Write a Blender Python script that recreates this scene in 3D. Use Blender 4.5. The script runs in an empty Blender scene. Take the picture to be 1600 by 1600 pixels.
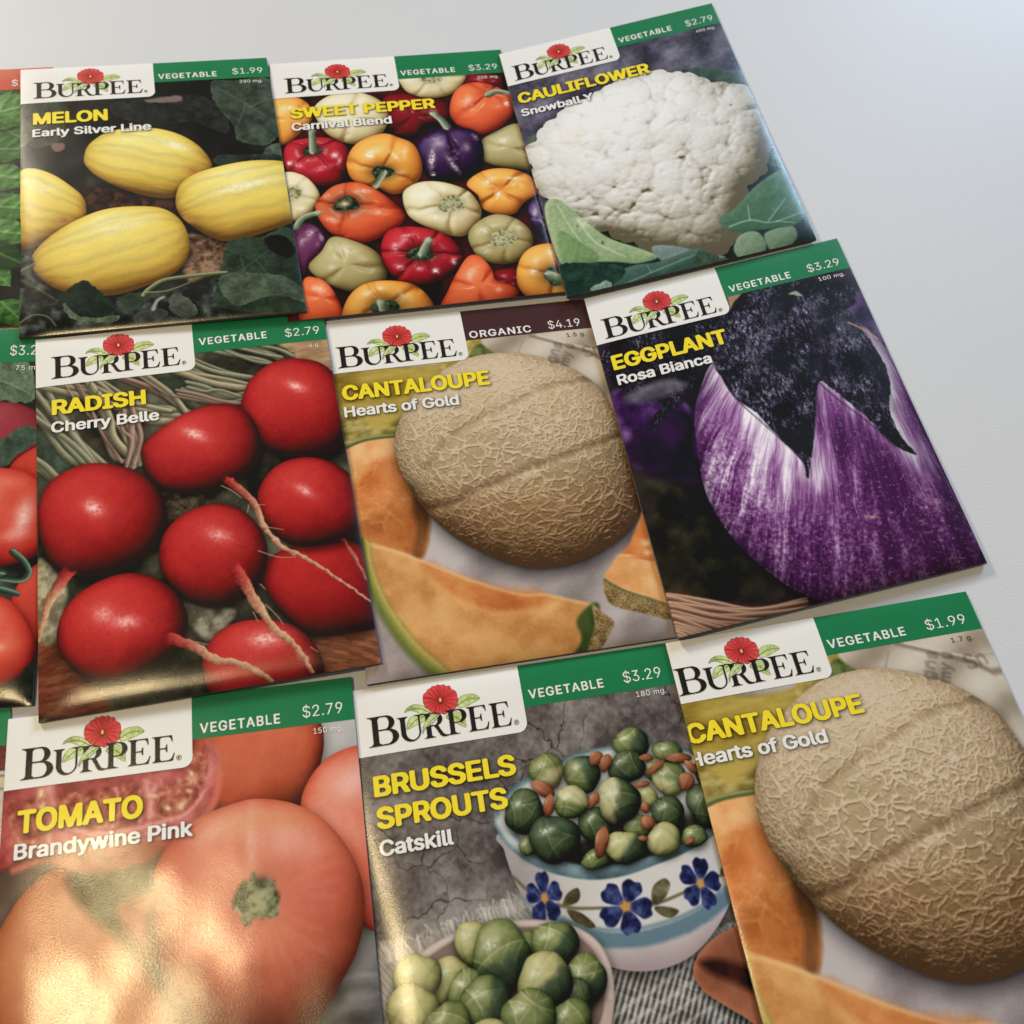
import bpy, math, os
import numpy as np
from mathutils import Matrix, Vector

# ---------------------------------------------------------------- camera, light and exposure
scene = bpy.context.scene
COL = scene.collection
CAM_H, CAM_PITCH, CAM_ROLL, CAM_LENS = 0.23483, 0.43742, 0.04743, 33.665
cam = bpy.data.cameras.new('camera')
cam.lens = CAM_LENS; cam.sensor_width = 36.0; cam.clip_start = 0.01; cam.clip_end = 50.0
cam.dof.use_dof = True; cam.dof.focus_distance = 0.262; cam.dof.aperture_fstop = 24.0
cam_ob = bpy.data.objects.new('camera', cam); COL.objects.link(cam_ob)
cam_ob.matrix_world = Matrix.Translation((0, 0, CAM_H)) @ Matrix.Rotation(CAM_PITCH, 4, 'X') @ Matrix.Rotation(CAM_ROLL, 4, 'Z')
scene.camera = cam_ob

def area_lamp(name, loc, target, size, watts, rgb, shape='DISK', size_y=None):
    l = bpy.data.lights.new(name, 'AREA'); l.shape = shape; l.size = size; l.energy = watts; l.color = rgb
    if size_y: l.size_y = size_y
    o = bpy.data.objects.new(name, l); COL.objects.link(o); o.location = loc
    o.rotation_euler = (Vector(target) - Vector(loc)).to_track_quat('-Z', 'Y').to_euler()
    return o
area_lamp('ceiling_lamp', (-2.0, 2.35, 1.05), (0, 0.15, 0), 0.45, 84.0, (1.0, 0.87, 0.68))
area_lamp('table_lamp', (-0.46, 0.0, 1.0), (-0.1, 0.0, 0), 0.09, 4.3, (1.0, 0.76, 0.40))
area_lamp('window_light', (1.15, 2.25, 0.85), (0.1, 0.28, 0), 0.8, 72.0, (0.52, 0.73, 1.0), 'RECTANGLE', 0.8)
world = bpy.data.worlds.new('World'); scene.world = world; world.use_nodes = True
world.node_tree.nodes['Background'].inputs[0].default_value = (1.0, 0.95, 0.87, 1)
world.node_tree.nodes['Background'].inputs[1].default_value = 0.17
scene.view_settings.view_transform = 'Standard'; scene.view_settings.look = 'None'
scene.view_settings.exposure = 0.0; scene.view_settings.gamma = 1.0; scene.view_settings.use_curve_mapping = False
scene.render.engine = 'CYCLES'; scene.cycles.max_bounces = 6

# ---------------------------------------------------------------- the print shop: numpy painting of the packets' printed pictures
PX = 8                                   # printed dots per millimetre
PW, PH = 82.5, 110.0                     # packet size in millimetres

def _table(seed):
    return np.random.RandomState(seed).rand(256, 256).astype(np.float32)
_TAB = {}
def vnoise(x, y, seed=0):
    t = _TAB.setdefault(seed, _table(seed))
    xi = np.floor(x).astype(int); yi = np.floor(y).astype(int)
    fx = x - xi; fy = y - yi
    fx = fx * fx * (3 - 2 * fx); fy = fy * fy * (3 - 2 * fy)
    a = t[yi & 255, xi & 255]; b = t[yi & 255, (xi + 1) & 255]
    c = t[(yi + 1) & 255, xi & 255]; d = t[(yi + 1) & 255, (xi + 1) & 255]
    return (a * (1 - fx) + b * fx) * (1 - fy) + (c * (1 - fx) + d * fx) * fy
def fbm(x, y, f=1.0, o=4, seed=0):
    s = 0.0; a = 0.5; n = 0.0
    for k in range(o):
        s = s + a * vnoise(x * f + 17.3 * k, y * f + 9.1 * k, seed + k); n += a; a *= 0.55; f *= 2.03
    return s / n
def worley(x, y, seed=0, jit=1.0):
    t = _TAB.setdefault(seed, _table(seed)); t2 = _TAB.setdefault(seed + 1, _table(seed + 1))
    xi = np.floor(x).astype(int); yi = np.floor(y).astype(int)
    f1 = np.full(x.shape, 9.0, np.float32); f2 = f1.copy(); cid = np.zeros(x.shape, np.float32)
    for dy in (-1, 0, 1):
        for dx in (-1, 0, 1):
            cx = xi + dx; cy = yi + dy
            r1 = t[cy & 255, cx & 255]; r2 = t2[cy & 255, cx & 255]
            d = np.hypot(cx + 0.5 + (r1 - 0.5) * jit - x, cy + 0.5 + (r2 - 0.5) * jit - y)
            m = d < f1
            f2 = np.where(m, f1, np.minimum(f2, d)); cid = np.where(m, r1 * 7.3 % 1.0, cid); f1 = np.where(m, d, f1)
    return f1, f2, cid
def blur(a, s):
    if s < 0.3: return a
    r = int(3 * s) + 1
    k = np.exp(-0.5 * (np.arange(-r, r + 1) / s) ** 2); k /= k.sum()
    def run(b):
        p = np.pad(b, [(r, r)] + [(0, 0)] * (b.ndim - 1), mode='edge')
        o = np.zeros(b.shape, np.float32)
        for i, w in enumerate(k): o += w * p[i:i + b.shape[0]]
        return o
    return np.swapaxes(run(np.swapaxes(run(a), 0, 1)), 0, 1)
def smooth(a, b, x):
    t = np.clip((x - a) / (b - a), 0, 1); return t * t * (3 - 2 * t)
def C(*c): return np.array(c, np.float32) / 255.0
def ramp(v, stops):
    p = [s[0] for s in stops]
    return np.stack([np.interp(v, p, [s[1][k] / 255.0 for s in stops]) for k in range(3)], -1).astype(np.float32)
def spline(pts, closed=True, n=10):
    P = np.array(pts, float); m = len(P); out = []
    for i in range(m if closed else m - 1):
        if closed: p0, p1, p2, p3 = P[(i - 1) % m], P[i], P[(i + 1) % m], P[(i + 2) % m]
        else: p0, p1, p2, p3 = P[max(i - 1, 0)], P[i], P[i + 1], P[min(i + 2, m - 1)]
        for t in np.arange(n) / n:
            out.append(0.5 * (2 * p1 + (p2 - p0) * t + (2 * p0 - 5 * p1 + 4 * p2 - p3) * t * t + (3 * p1 - p0 - 3 * p2 + p3) * t ** 3))
    if not closed: out.append(P[-1])
    return np.array(out)
def unit(v):
    v = np.array(v, float); return v / np.linalg.norm(v)

class Art:
    def __init__(s, bg=(60, 60, 60), w=PW, h=PH, px=PX):
        s.px = px; s.nx = int(round(w * px)); s.ny = int(round(h * px))
        s.Y, s.X = np.meshgrid((np.arange(s.ny) + .5) / px, (np.arange(s.nx) + .5) / px, indexing='ij')
        s.im = np.empty((s.ny, s.nx, 3), np.float32); s.im[:] = C(*bg)
    def box(s, x0, y0, x1, y1, pad=0.5):
        a = max(0, int((x0 - pad) * s.px)); b = min(s.nx, int((x1 + pad) * s.px) + 1)
        c = max(0, int((y0 - pad) * s.px)); d = min(s.ny, int((y1 + pad) * s.px) + 1)
        if b <= a or d <= c: return None
        return (slice(c, d), slice(a, b))
    def put(s, sl, m, col):
        m = np.clip(m, 0, 1)[..., None]; s.im[sl] = s.im[sl] * (1 - m) + m * col
    def mul(s, sl, m, k):                       # printed dark tones (contact shadows inside the printed photograph)
        s.im[sl] *= (1 - np.clip(m, 0, 1) * k)[..., None]
    def wash(s, fn):                            # whole picture
        sl = (slice(0, s.ny), slice(0, s.nx)); s.im[sl] = fn(s.X, s.Y)
    # closed outline seen from its centre: t = 0 in the middle, 1 on the outline
    def star(s, pts, c=None, soft=0.0, n=10):
        P = spline(pts, True, n); c = P.mean(0) if c is None else np.array(c, float)
        sl = s.box(*P.min(0), *P.max(0), pad=0.6 + soft)
        if sl is None: return None
        a = np.arctan2(P[:, 1] - c[1], P[:, 0] - c[0]); rr = np.hypot(P[:, 0] - c[0], P[:, 1] - c[1])
        o = np.argsort(a); a = a[o]; rr = rr[o]
        dx = s.X[sl] - c[0]; dy = s.Y[sl] - c[1]
        ph = np.arctan2(dy, dx); r = np.hypot(dx, dy)
        R = np.interp(ph, np.r_[a[-1] - 2 * np.pi, a, a[0] + 2 * np.pi], np.r_[rr[-1], rr, rr[0]])
        t = r / R
        m = np.clip((1 - t) * R / max(soft, 0.75 / s.px) * .5 + .5, 0, 1)
        return dict(sl=sl, t=t, ph=ph, R=R, m=m, dx=dx, dy=dy, x=s.X[sl], y=s.Y[sl], r=r, rm=float(rr.mean()), c=c)
    def shade(s, b, L=(-.35, -.55, .75), power=1.0, bump=None, k=1.0, flat=1.0):
        t = np.clip(b['t'], 0, .999) ** power
        nx = np.cos(b['ph']) * t * flat; ny = np.sin(b['ph']) * t * flat
        nz = np.sqrt(np.clip(1 - (nx * nx + ny * ny), .02, 1))
        if bump is not None:
            gy, gx = np.gradient(bump, 1.0 / s.px)
            nx = nx - gx * k; ny = ny - gy * k
            q = np.sqrt(nx * nx + ny * ny + nz * nz); nx, ny, nz = nx / q, ny / q, nz / q
        L = unit(L); return nx * L[0] + ny * L[1] + nz * L[2], (nx, ny, nz)
    def drop(s, b, dx=0.6, dy=0.8, soft=1.2, k=0.6):   # the dark contact tone round a thing in the printed photograph
        P = b['m']; sl = b['sl']; pad = int((soft * 3 + max(abs(dx), abs(dy))) * s.px)
        a0, a1 = sl[0].start, sl[0].stop; c0, c1 = sl[1].start, sl[1].stop
        big = np.zeros((a1 - a0 + 2 * pad, c1 - c0 + 2 * pad), np.float32)
        oy, ox = pad + int(dy * s.px), pad + int(dx * s.px)
        big[oy:oy + a1 - a0, ox:ox + c1 - c0] = P
        big = blur(big, soft * s.px / 2)
        y0, x0 = a0 - pad, c0 - pad; Y0, X0 = max(0, y0), max(0, x0); Y1, X1 = min(s.ny, a1 + pad), min(s.nx, c1 + pad)
        s.mul((slice(Y0, Y1), slice(X0, X1)), big[Y0 - y0:Y1 - y0, X0 - x0:X1 - x0], k)
    def spot(s, c, rx, ry, ang, col, a=1.0, lim=None, rough=0.0, seed=3, hard=1.0):
        R = max(rx, ry) * 2.2; sl = s.box(c[0] - R, c[1] - R, c[0] + R, c[1] + R)
        if sl is None: return
        x = s.X[sl] - c[0]; y = s.Y[sl] - c[1]; ca, sa = np.cos(ang), np.sin(ang)
        u = (x * ca + y * sa) / rx; v = (-x * sa + y * ca) / ry
        m = np.exp(-(u * u + v * v) ** hard)
        if rough: m = m * np.clip(1 + rough * (fbm(s.X[sl], s.Y[sl], 1.6, 3, seed) - .5) * 4, 0, 2)
        if lim is not None:
            full = np.zeros((s.ny, s.nx), np.float32); full[lim['sl']] = lim['m']; m = m * full[sl]
        s.put(sl, m * a, C(*col))
    def sdf(s, pts, pad=1.0, closed=True, sm=True, n=8):
        P = spline(pts, closed, n) if sm else np.array(pts, float)
        sl = s.box(*P.min(0), *P.max(0), pad=pad)
        if sl is None: return None
        x = s.X[sl]; y = s.Y[sl]; d = np.full(x.shape, 1e9); ins = np.zeros(x.shape, bool)
        Q = np.roll(P, -1, 0)
        for (ax, ay), (bx, by) in zip(P, Q):
            ex, ey = bx - ax, by - ay; q = ex * ex + ey * ey
            if q < 1e-12: continue
            t = np.clip(((x - ax) * ex + (y - ay) * ey) / q, 0, 1)
            d = np.minimum(d, (x - ax - t * ex) ** 2 + (y - ay - t * ey) ** 2)
            if ay != by:
                c = ((ay > y) != (by > y)) & (x < (bx - ax) * (y - ay) / (by - ay) + ax); ins ^= c
        d = np.sqrt(d); return sl, np.where(ins, d, -d)
    def poly(s, pts, col, soft=0.0, a=1.0, sm=True, rag=0.0, seed=1, n=8):
        q = s.sdf(pts, pad=1.0 + soft + rag, sm=sm, n=n)
        if q is None: return None
        sl, d = q
        if rag: d = d + rag * (fbm(s.X[sl], s.Y[sl], .8, 4, seed) - .5) * 2
        m = np.clip(d / max(soft, .75 / s.px) * .5 + .5, 0, 1)
        if col is not None: s.put(sl, m * a, col(s.X[sl], s.Y[sl], d) if callable(col) else C(*col))
        return dict(sl=sl, m=m, d=d, x=s.X[sl], y=s.Y[sl])
    def stroke(s, pts, w0, w1, col, a=1.0, soft=0.12, rag=0.0, seed=5, lim=None, n=8, fade=0.0):
        P = spline(pts, False, n); W = np.linspace(w0, w1, len(P)); pad = max(w0, w1) + soft + rag
        sl = s.box(*P.min(0), *P.max(0), pad=pad)
        if sl is None: return
        x = s.X[sl]; y = s.Y[sl]
        if rag: x = x + rag * (fbm(s.X[sl], s.Y[sl], .7, 3, seed) - .5) * 2; y = y + rag * (fbm(s.X[sl], s.Y[sl], .7, 3, seed + 9) - .5) * 2
        best = np.full(x.shape, 1e9); sd = np.zeros(x.shape); ww = np.full(x.shape, w0); al = np.zeros(x.shape)
        for i in range(len(P) - 1):
            ex, ey = P[i + 1] - P[i]; q = ex * ex + ey * ey
            if q < 1e-12: continue
            t = np.clip(((x - P[i, 0]) * ex + (y - P[i, 1]) * ey) / q, 0, 1)
            px_, py_ = x - P[i, 0] - t * ex, y - P[i, 1] - t * ey; d = np.hypot(px_, py_)
            m = d < best; best = np.where(m, d, best); sd = np.where(m, np.sign(ex * py_ - ey * px_), sd)
            ww = np.where(m, W[i] + (W[i + 1] - W[i]) * t, ww); al = np.where(m, (i + t) / (len(P) - 1), al)
        h = ww / 2; m = np.clip((h - best) / soft * .5 + .5, 0, 1)
        if fade: m = m * smooth(0, fade, al)
        if lim is not None:
            full = np.zeros((s.ny, s.nx), np.float32); full[lim['sl']] = lim['m']; m = m * full[sl]
        c = col(np.clip(sd * best / np.maximum(h, 1e-3), -1, 1), al, s.X[sl], s.Y[sl]) if callable(col) else C(*col)
        s.put(sl, m * a, c)
    def moved(s, sx, ox, sy, oy):                # the same picture printed larger and off register
        B = Art(w=s.nx / s.px, h=s.ny / s.px, px=s.px); xi = np.clip((s.X - ox) / sx * s.px - .5, 0, s.nx - 1.001); yi = np.clip((s.Y - oy) / sy * s.px - .5, 0, s.ny - 1.001)
        i, j = xi.astype(int), yi.astype(int); fx, fy = (xi - i)[..., None], (yi - j)[..., None]; I = s.im
        B.im = ((I[j, i] * (1 - fx) + I[j, i + 1] * fx) * (1 - fy) + (I[j + 1, i] * (1 - fx) + I[j + 1, i + 1] * fx) * fy).astype(np.float32)
        B.ink = [(w, [(x * sx + ox, y * sy + oy) for x, y in p], c) for w, p, c in getattr(s, 'ink', ())]; return B
    def grain(s, k=.02, seed=7):
        g = np.random.RandomState(seed).randn(s.ny, s.nx, 1).astype(np.float32)
        s.im = np.clip(s.im + k * blur(g, .7), 0, 1)
def tube(dark, mid, light, side=-1):            # a round stem: dark on one side, light on the other
    return lambda c, al, x, y: ramp(c * side * .5 + .5 + .12 * (fbm(x, y, 1.5, 3, 4) - .5), [(0, dark), (.5, mid), (.85, light), (1, mid)])

def B3Z(a, c):
    w = 3.781e-05 * a + 0.0001712 * c + 1; return ((0.084229 * a + -0.023082 * c + 3.4723) / w, (0.024619 * a + 0.10252 * c + -27.409) / w)
def C2Z(a, c):
    w = -6.283e-06 * a + 0.0001195 * c + 1; return ((0.060875 * a + -0.0055738 * c + -0.52284) / w, (0.009597 * a + 0.062822 * c + -13.587) / w)
def B1MIX(p, q, u, v): return (p[0][0] + (q[0][0] - p[0][0]) * u, p[0][1] + (q[0][1] - p[0][1]) * v)
# ---------------------------------------------------------------- the printed pictures, in millimetres from the packet's top left corner
RED = [(0, (40, 8, 10)), (.25, (84, 13, 16)), (.5, (138, 22, 23)), (.75, (178, 32, 30)), (.95, (200, 48, 42))]
def radish_picture():
    A = Art((52, 46, 36))
    A.wash(lambda x, y: ramp(fbm(x, y, .12, 5, 21), [(.25, (28, 26, 20)), (.5, (62, 58, 44)), (.75, (100, 98, 76))]))
    A.poly([(68.8,8.6),(88.6,9.4),(87.9,24.3),(76.1,20.1),(71,14.2)], lambda x, y, d: ramp(fbm(x * .3, y, .8, 3, 5), [(.3, (150, 112, 76)), (.7, (182, 142, 100))]), soft=.8)
    for p, c in (([(0.2,30.7),(7.3,34.9),(9.7,41.4),(2,43.2)], (52, 62, 50)), ([(31.8,18.3),(41.5,18.8),(43.7,25.7),(36.7,27.2)], (50, 58, 46)), ([(43.1,24),(50.5,27.5),(52.2,31.1),(44.8,29.2)], (66, 70, 54)), ([(0.8,34.7),(6.7,32.4),(11,40),(5.2,44.4)], (60, 72, 58))):
        A.poly(p, lambda x, y, d, c=c: C(*c) * (.7 + .6 * fbm(x, y, .5, 4, 8))[..., None], soft=.3, rag=.8)
    g1 = tube((62, 60, 42), (128, 126, 96), (176, 172, 136)); g2 = tube((70, 62, 46), (146, 132, 98), (196, 186, 146)); g3 = tube((80, 58, 48), (150, 116, 96), (190, 160, 136))
    for p, w, g in (([(-1,16.2),(7.4,28.6),(17.3,44.8)], 3.0, g1), ([(-1,25.8),(6,34.7),(13.5,43.4)], 3.2, g1), ([(0.1,40.7),(7,47),(12.6,50.8)], 3.0, g1),
                    ([(3,14.3),(18.1,22.9),(31.2,29.7),(39.2,31.6)], 3.6, g2), ([(12.2,21.3),(17.7,33.3),(21.3,41.6),(23.8,44.2)], 2.2, g3), ([(15,15.9),(24.8,23.9),(36.6,28.8)], 2.4, g2),
                    ([(22.4,15.3),(33,22.6),(39.9,30.1)], 2.0, g3), ([(18.6,26.3),(21.6,35.4),(25.2,42.9)], 3.4, g2), ([(25.7,31.3),(26.7,37.7),(26.4,44.6)], 3.2, g3),
                    ([(27.9,16.1),(36.9,24.8),(40.6,31)], 2.2, g2), ([(41.9,12.9),(51.2,19.3),(60.8,22.3)], 3.0, g1), ([(37.5,15.7),(48.3,20.6),(58.3,25.3)], 3.2, g2), ([(50.6,9.7),(60.1,15.3),(67.7,18.1)], 2.2, g1),
                    ([(45.3,23.5),(50.6,25.9),(56.7,27.6)], 2.4, g1), ([(43.7,25.7),(50.4,28.3),(55.9,29.1)], 1.8, g3), ([(56.3,10.1),(63.2,13.2),(69.4,15.7)], 2.0, g1), ([(61.4,9.9),(67.5,12.9),(71.7,14.3)], 1.6, g1)):
        for j in range(4):
            rs = np.random.RandomState(int(p[0][0] * 10 + p[0][1] * 7) % 1000 + j); o = rs.randn(len(p), 2) * w * .42; ww = w * (.35 + .5 * rs.rand())
            q = [(a + i0, c + i1) for (a, c), (i0, i1) in zip(p, o)]; d = (p[0][0] - p[1][0], p[0][1] - p[1][1])
            q.insert(0, (q[0][0] + d[0] * .9, q[0][1] + d[1] * .9))
            A.stroke(q, ww * .8, ww, (0, 0, 0), .3, soft=.9); A.stroke(q, ww * .7, ww, g, .92, soft=.3)
    A.poly([(60.7,104.9),(70.7,100.8),(85.2,102),(85.6,115.1),(58.2,110.2)], lambda x, y, d: ramp(fbm(x * .25 + y * .3, y * 1.5 - x * .5, .9, 3, 5), [(.3, (112, 62, 38)), (.7, (156, 92, 58))]), soft=.8)
    A.poly([(-2,88.2),(8.5,92.6),(15.1,105),(14.9,109.8),(-2.1,106.7)], lambda x, y, d: ramp(fbm(x * .3, y * 1.2, .9, 3, 5), [(.3, (92, 44, 28)), (.7, (128, 68, 44))]), soft=.8)
    A.poly([(-0.1,68.7),(5.3,73),(7.6,79.4),(5,90.7),(-0.2,88.5)], lambda x, y, d: ramp(fbm(x, y, .5, 4, 9), [(.3, (110, 100, 74)), (.7, (176, 168, 136))]), soft=.6)
    A.poly([(35.2,86.8),(42.5,88.7),(48.5,91),(41.7,97.1),(36.7,91.6)], lambda x, y, d: ramp(fbm(x, y, .5, 4, 9), [(.3, (86, 76, 58)), (.7, (150, 140, 116))]), soft=.6)
    A.poly([(30.9,55.9),(42.7,55.4),(47.9,56.2),(39.5,62.3),(33.8,61.4)], lambda x, y, d: ramp(fbm(x, y, .5, 4, 9), [(.3, (40, 24, 18)), (.7, (92, 80, 60))]), soft=.8)
    def radish(p, L=(-.3, -.6, .8), hi=None, c=None, k=1.0, seed=1):
        b = A.star(p, c); A.drop(b, .2, 1.0, 2.6, .75)
        v, n = A.shade(b, L, 1.25)
        v = v * .74 + .19 + .05 * (fbm(b['x'], b['y'], 1.4, 4, seed + 30) - .5) * 2 + .14 * (fbm(b['x'], b['y'], .35, 4, seed) - .5) - .28 * b['t'] ** 9
        A.put(b['sl'], b['m'], ramp(v * k, RED) * (1 + .07 * (fbm(b['x'], b['y'], 2.5, 2, seed + 3) - .5))[..., None])
        for (h, rx, ry, an, al) in hi or ():
            A.spot(h, rx * 3.2, ry * 3.6, an, (206, 58, 50), al * .5, b, .2, seed); A.spot(h, rx * 1.5, ry * 1.6, an, (222, 104, 94), al * .6, b, .35, seed); A.spot(h, rx * .9, ry * .9, an, (242, 186, 176), al, b, .4, seed)
        return b
    radish([(56.1,84.8),(57.4,78.8),(64.2,75.7),(72.2,75.5),(80.1,76.1),(84.7,81.2),(85.7,91.2),(84.3,99.8),(75,101.4),(67.5,100.6),(61.8,96)], k=.86, seed=11)
    radish([(55.1,31.5),(58.7,22),(65.7,16.8),(72.9,16.4),(80.5,19.8),(85.9,30),(85.4,40.7),(80.1,48),(70.9,49.6),(61.7,46.1),(56.3,38.9)], hi=[([(71.4,25.9)][0], 2.6, 1.3, .6, .75)], seed=12)
    radish([(57.1,59.9),(60.2,53.6),(65.3,50.1),(72.2,49.6),(78.8,52.5),(84.1,58.8),(85.4,68.1),(81,74.8),(72,76.6),(64.3,75),(59.1,69.1)], hi=[([(69.6,59.6)][0], 2.6, 1.2, .7, .6)], seed=13)
    radish([(27.6,41),(29.4,37.3),(35.7,32.7),(40.6,30.2),(47.6,28.5),(54.4,30.1),(58.6,36),(59.8,43.4),(57.2,50.1),(50.7,54.4),(43.3,56.1),(34.9,54.6),(29.4,49.6)], hi=[([(42.1,37.6)][0], 3.0, 1.4, .6, .85)], seed=14)
    radish([(0.3,57.6),(1,51.2),(4.5,45.8),(11.6,42.8),(19.3,43.6),(26.9,47.7),(31.7,53.7),(33.5,60.7),(31.5,67.5),(26.8,72.4),(19.8,75.4),(11.9,75.3),(5.3,72.3),(1.8,66.2)], hi=[([(14.7,56.2)][0], 2.6, 1.6, .8, .85)], k=.94, seed=15)
    radish([(30.6,72.3),(32.9,65.6),(38.3,61.4),(45.6,60),(52.5,62.9),(57.1,69.5),(58.1,76.8),(55.5,84.1),(50,87.9),(43.1,88.9),(36.5,85.6),(32,79.5)], hi=[([(46.1,69.2)][0], 3.2, 1.6, .5, .6)], k=.95, seed=16)
    radish([(40.3,99.4),(45.7,94.5),(53.8,93.9),(61.7,96.6),(66.7,102.1),(68.4,108.2),(66.6,111.7),(60.7,114.4),(48.6,114.7),(41.6,112.2),(39.1,106.8)], hi=[([(55.1,99.4)][0], 4.0, 1.8, .1, .75), ([(63.7,105.5)][0], 1.5, 1.0, .6, .4)], seed=17)
    radish([(5,89.4),(6.9,83.3),(11.8,78.8),(19.8,76.1),(27.1,77.3),(33.1,81.7),(36.1,87.6),(36.5,92.3),(34.4,97.1),(29.4,101.3),(22.1,104.4),(15.1,104.4),(9.4,99.7),(6.1,94.7)], hi=[([(16.4,86.2)][0], 2.4, 1.8, .6, .75), ([(21.6,89.1)][0], 2.8, 1.6, .2, .7)], seed=18)
    def root(p, w0, w1, seed, a=1.0):
        def col(c, al, x, y):
            v = -c * .4 + .5 + .5 * (fbm(x, y, 1.4, 4, seed) - .5)
            r = ramp(v, [(0, (120, 66, 48)), (.5, (186, 132, 98)), (1, (222, 178, 138))]); q = ramp(v, [(0, (110, 16, 18)), (1, (206, 66, 56))])
            f = smooth(.05, .40, al)[..., None]; return q * (1 - f) + r * f
        A.stroke(p, w0 * .86, w1 * .8, col, a, .18, .5, seed, fade=.09)
    root([(48.5,52.6),(51.3,54.9),(56,61.2),(58.1,68.9),(62.3,75.4),(68.9,80.4),(75.2,86.7),(82.7,93.8)], 2.6, .7, 31)
    root([(48.5,78),(51.7,84.1),(54.2,90.6),(57.8,97.3),(62.2,102.6),(65.4,109.3)], 4.0, 1.2, 32)
    root([(8.9,72.2),(5.2,77),(2.5,81.9),(1.1,86.2),(0.3,89.9)], 4.2, 1.0, 33)
    root([(30.4,94.5),(37.4,98),(42.5,102.4),(49,104.8),(55.2,109.7)], 3.4, 1.3, 34)
    root([(77.6,75),(80.6,81.9),(82.1,87.1)], 1.2, .8, 35, .7)
    for p in ([(48,54.8),(50.5,56.7),(52.9,59.3)], [(54.6,61.8),(54.1,63.9)], [(55.8,75.4),(60.7,78),(65.2,78.7)], [(59.1,69.1),(62.9,70.4)], [(52.8,91.8),(53.8,94.6)], [(56.1,90.3),(58.8,94.1),(59.8,96.3)], [(38.1,97.1),(41,98.3)], [(65.9,103.3),(67.6,104.8)], [(56.6,62.1),(58.9,62.3)], [(55.4,84.7),(56.5,86.3)]):
        A.stroke(p, .28, .18, (200, 160, 122), .8, .12)
    return A

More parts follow.
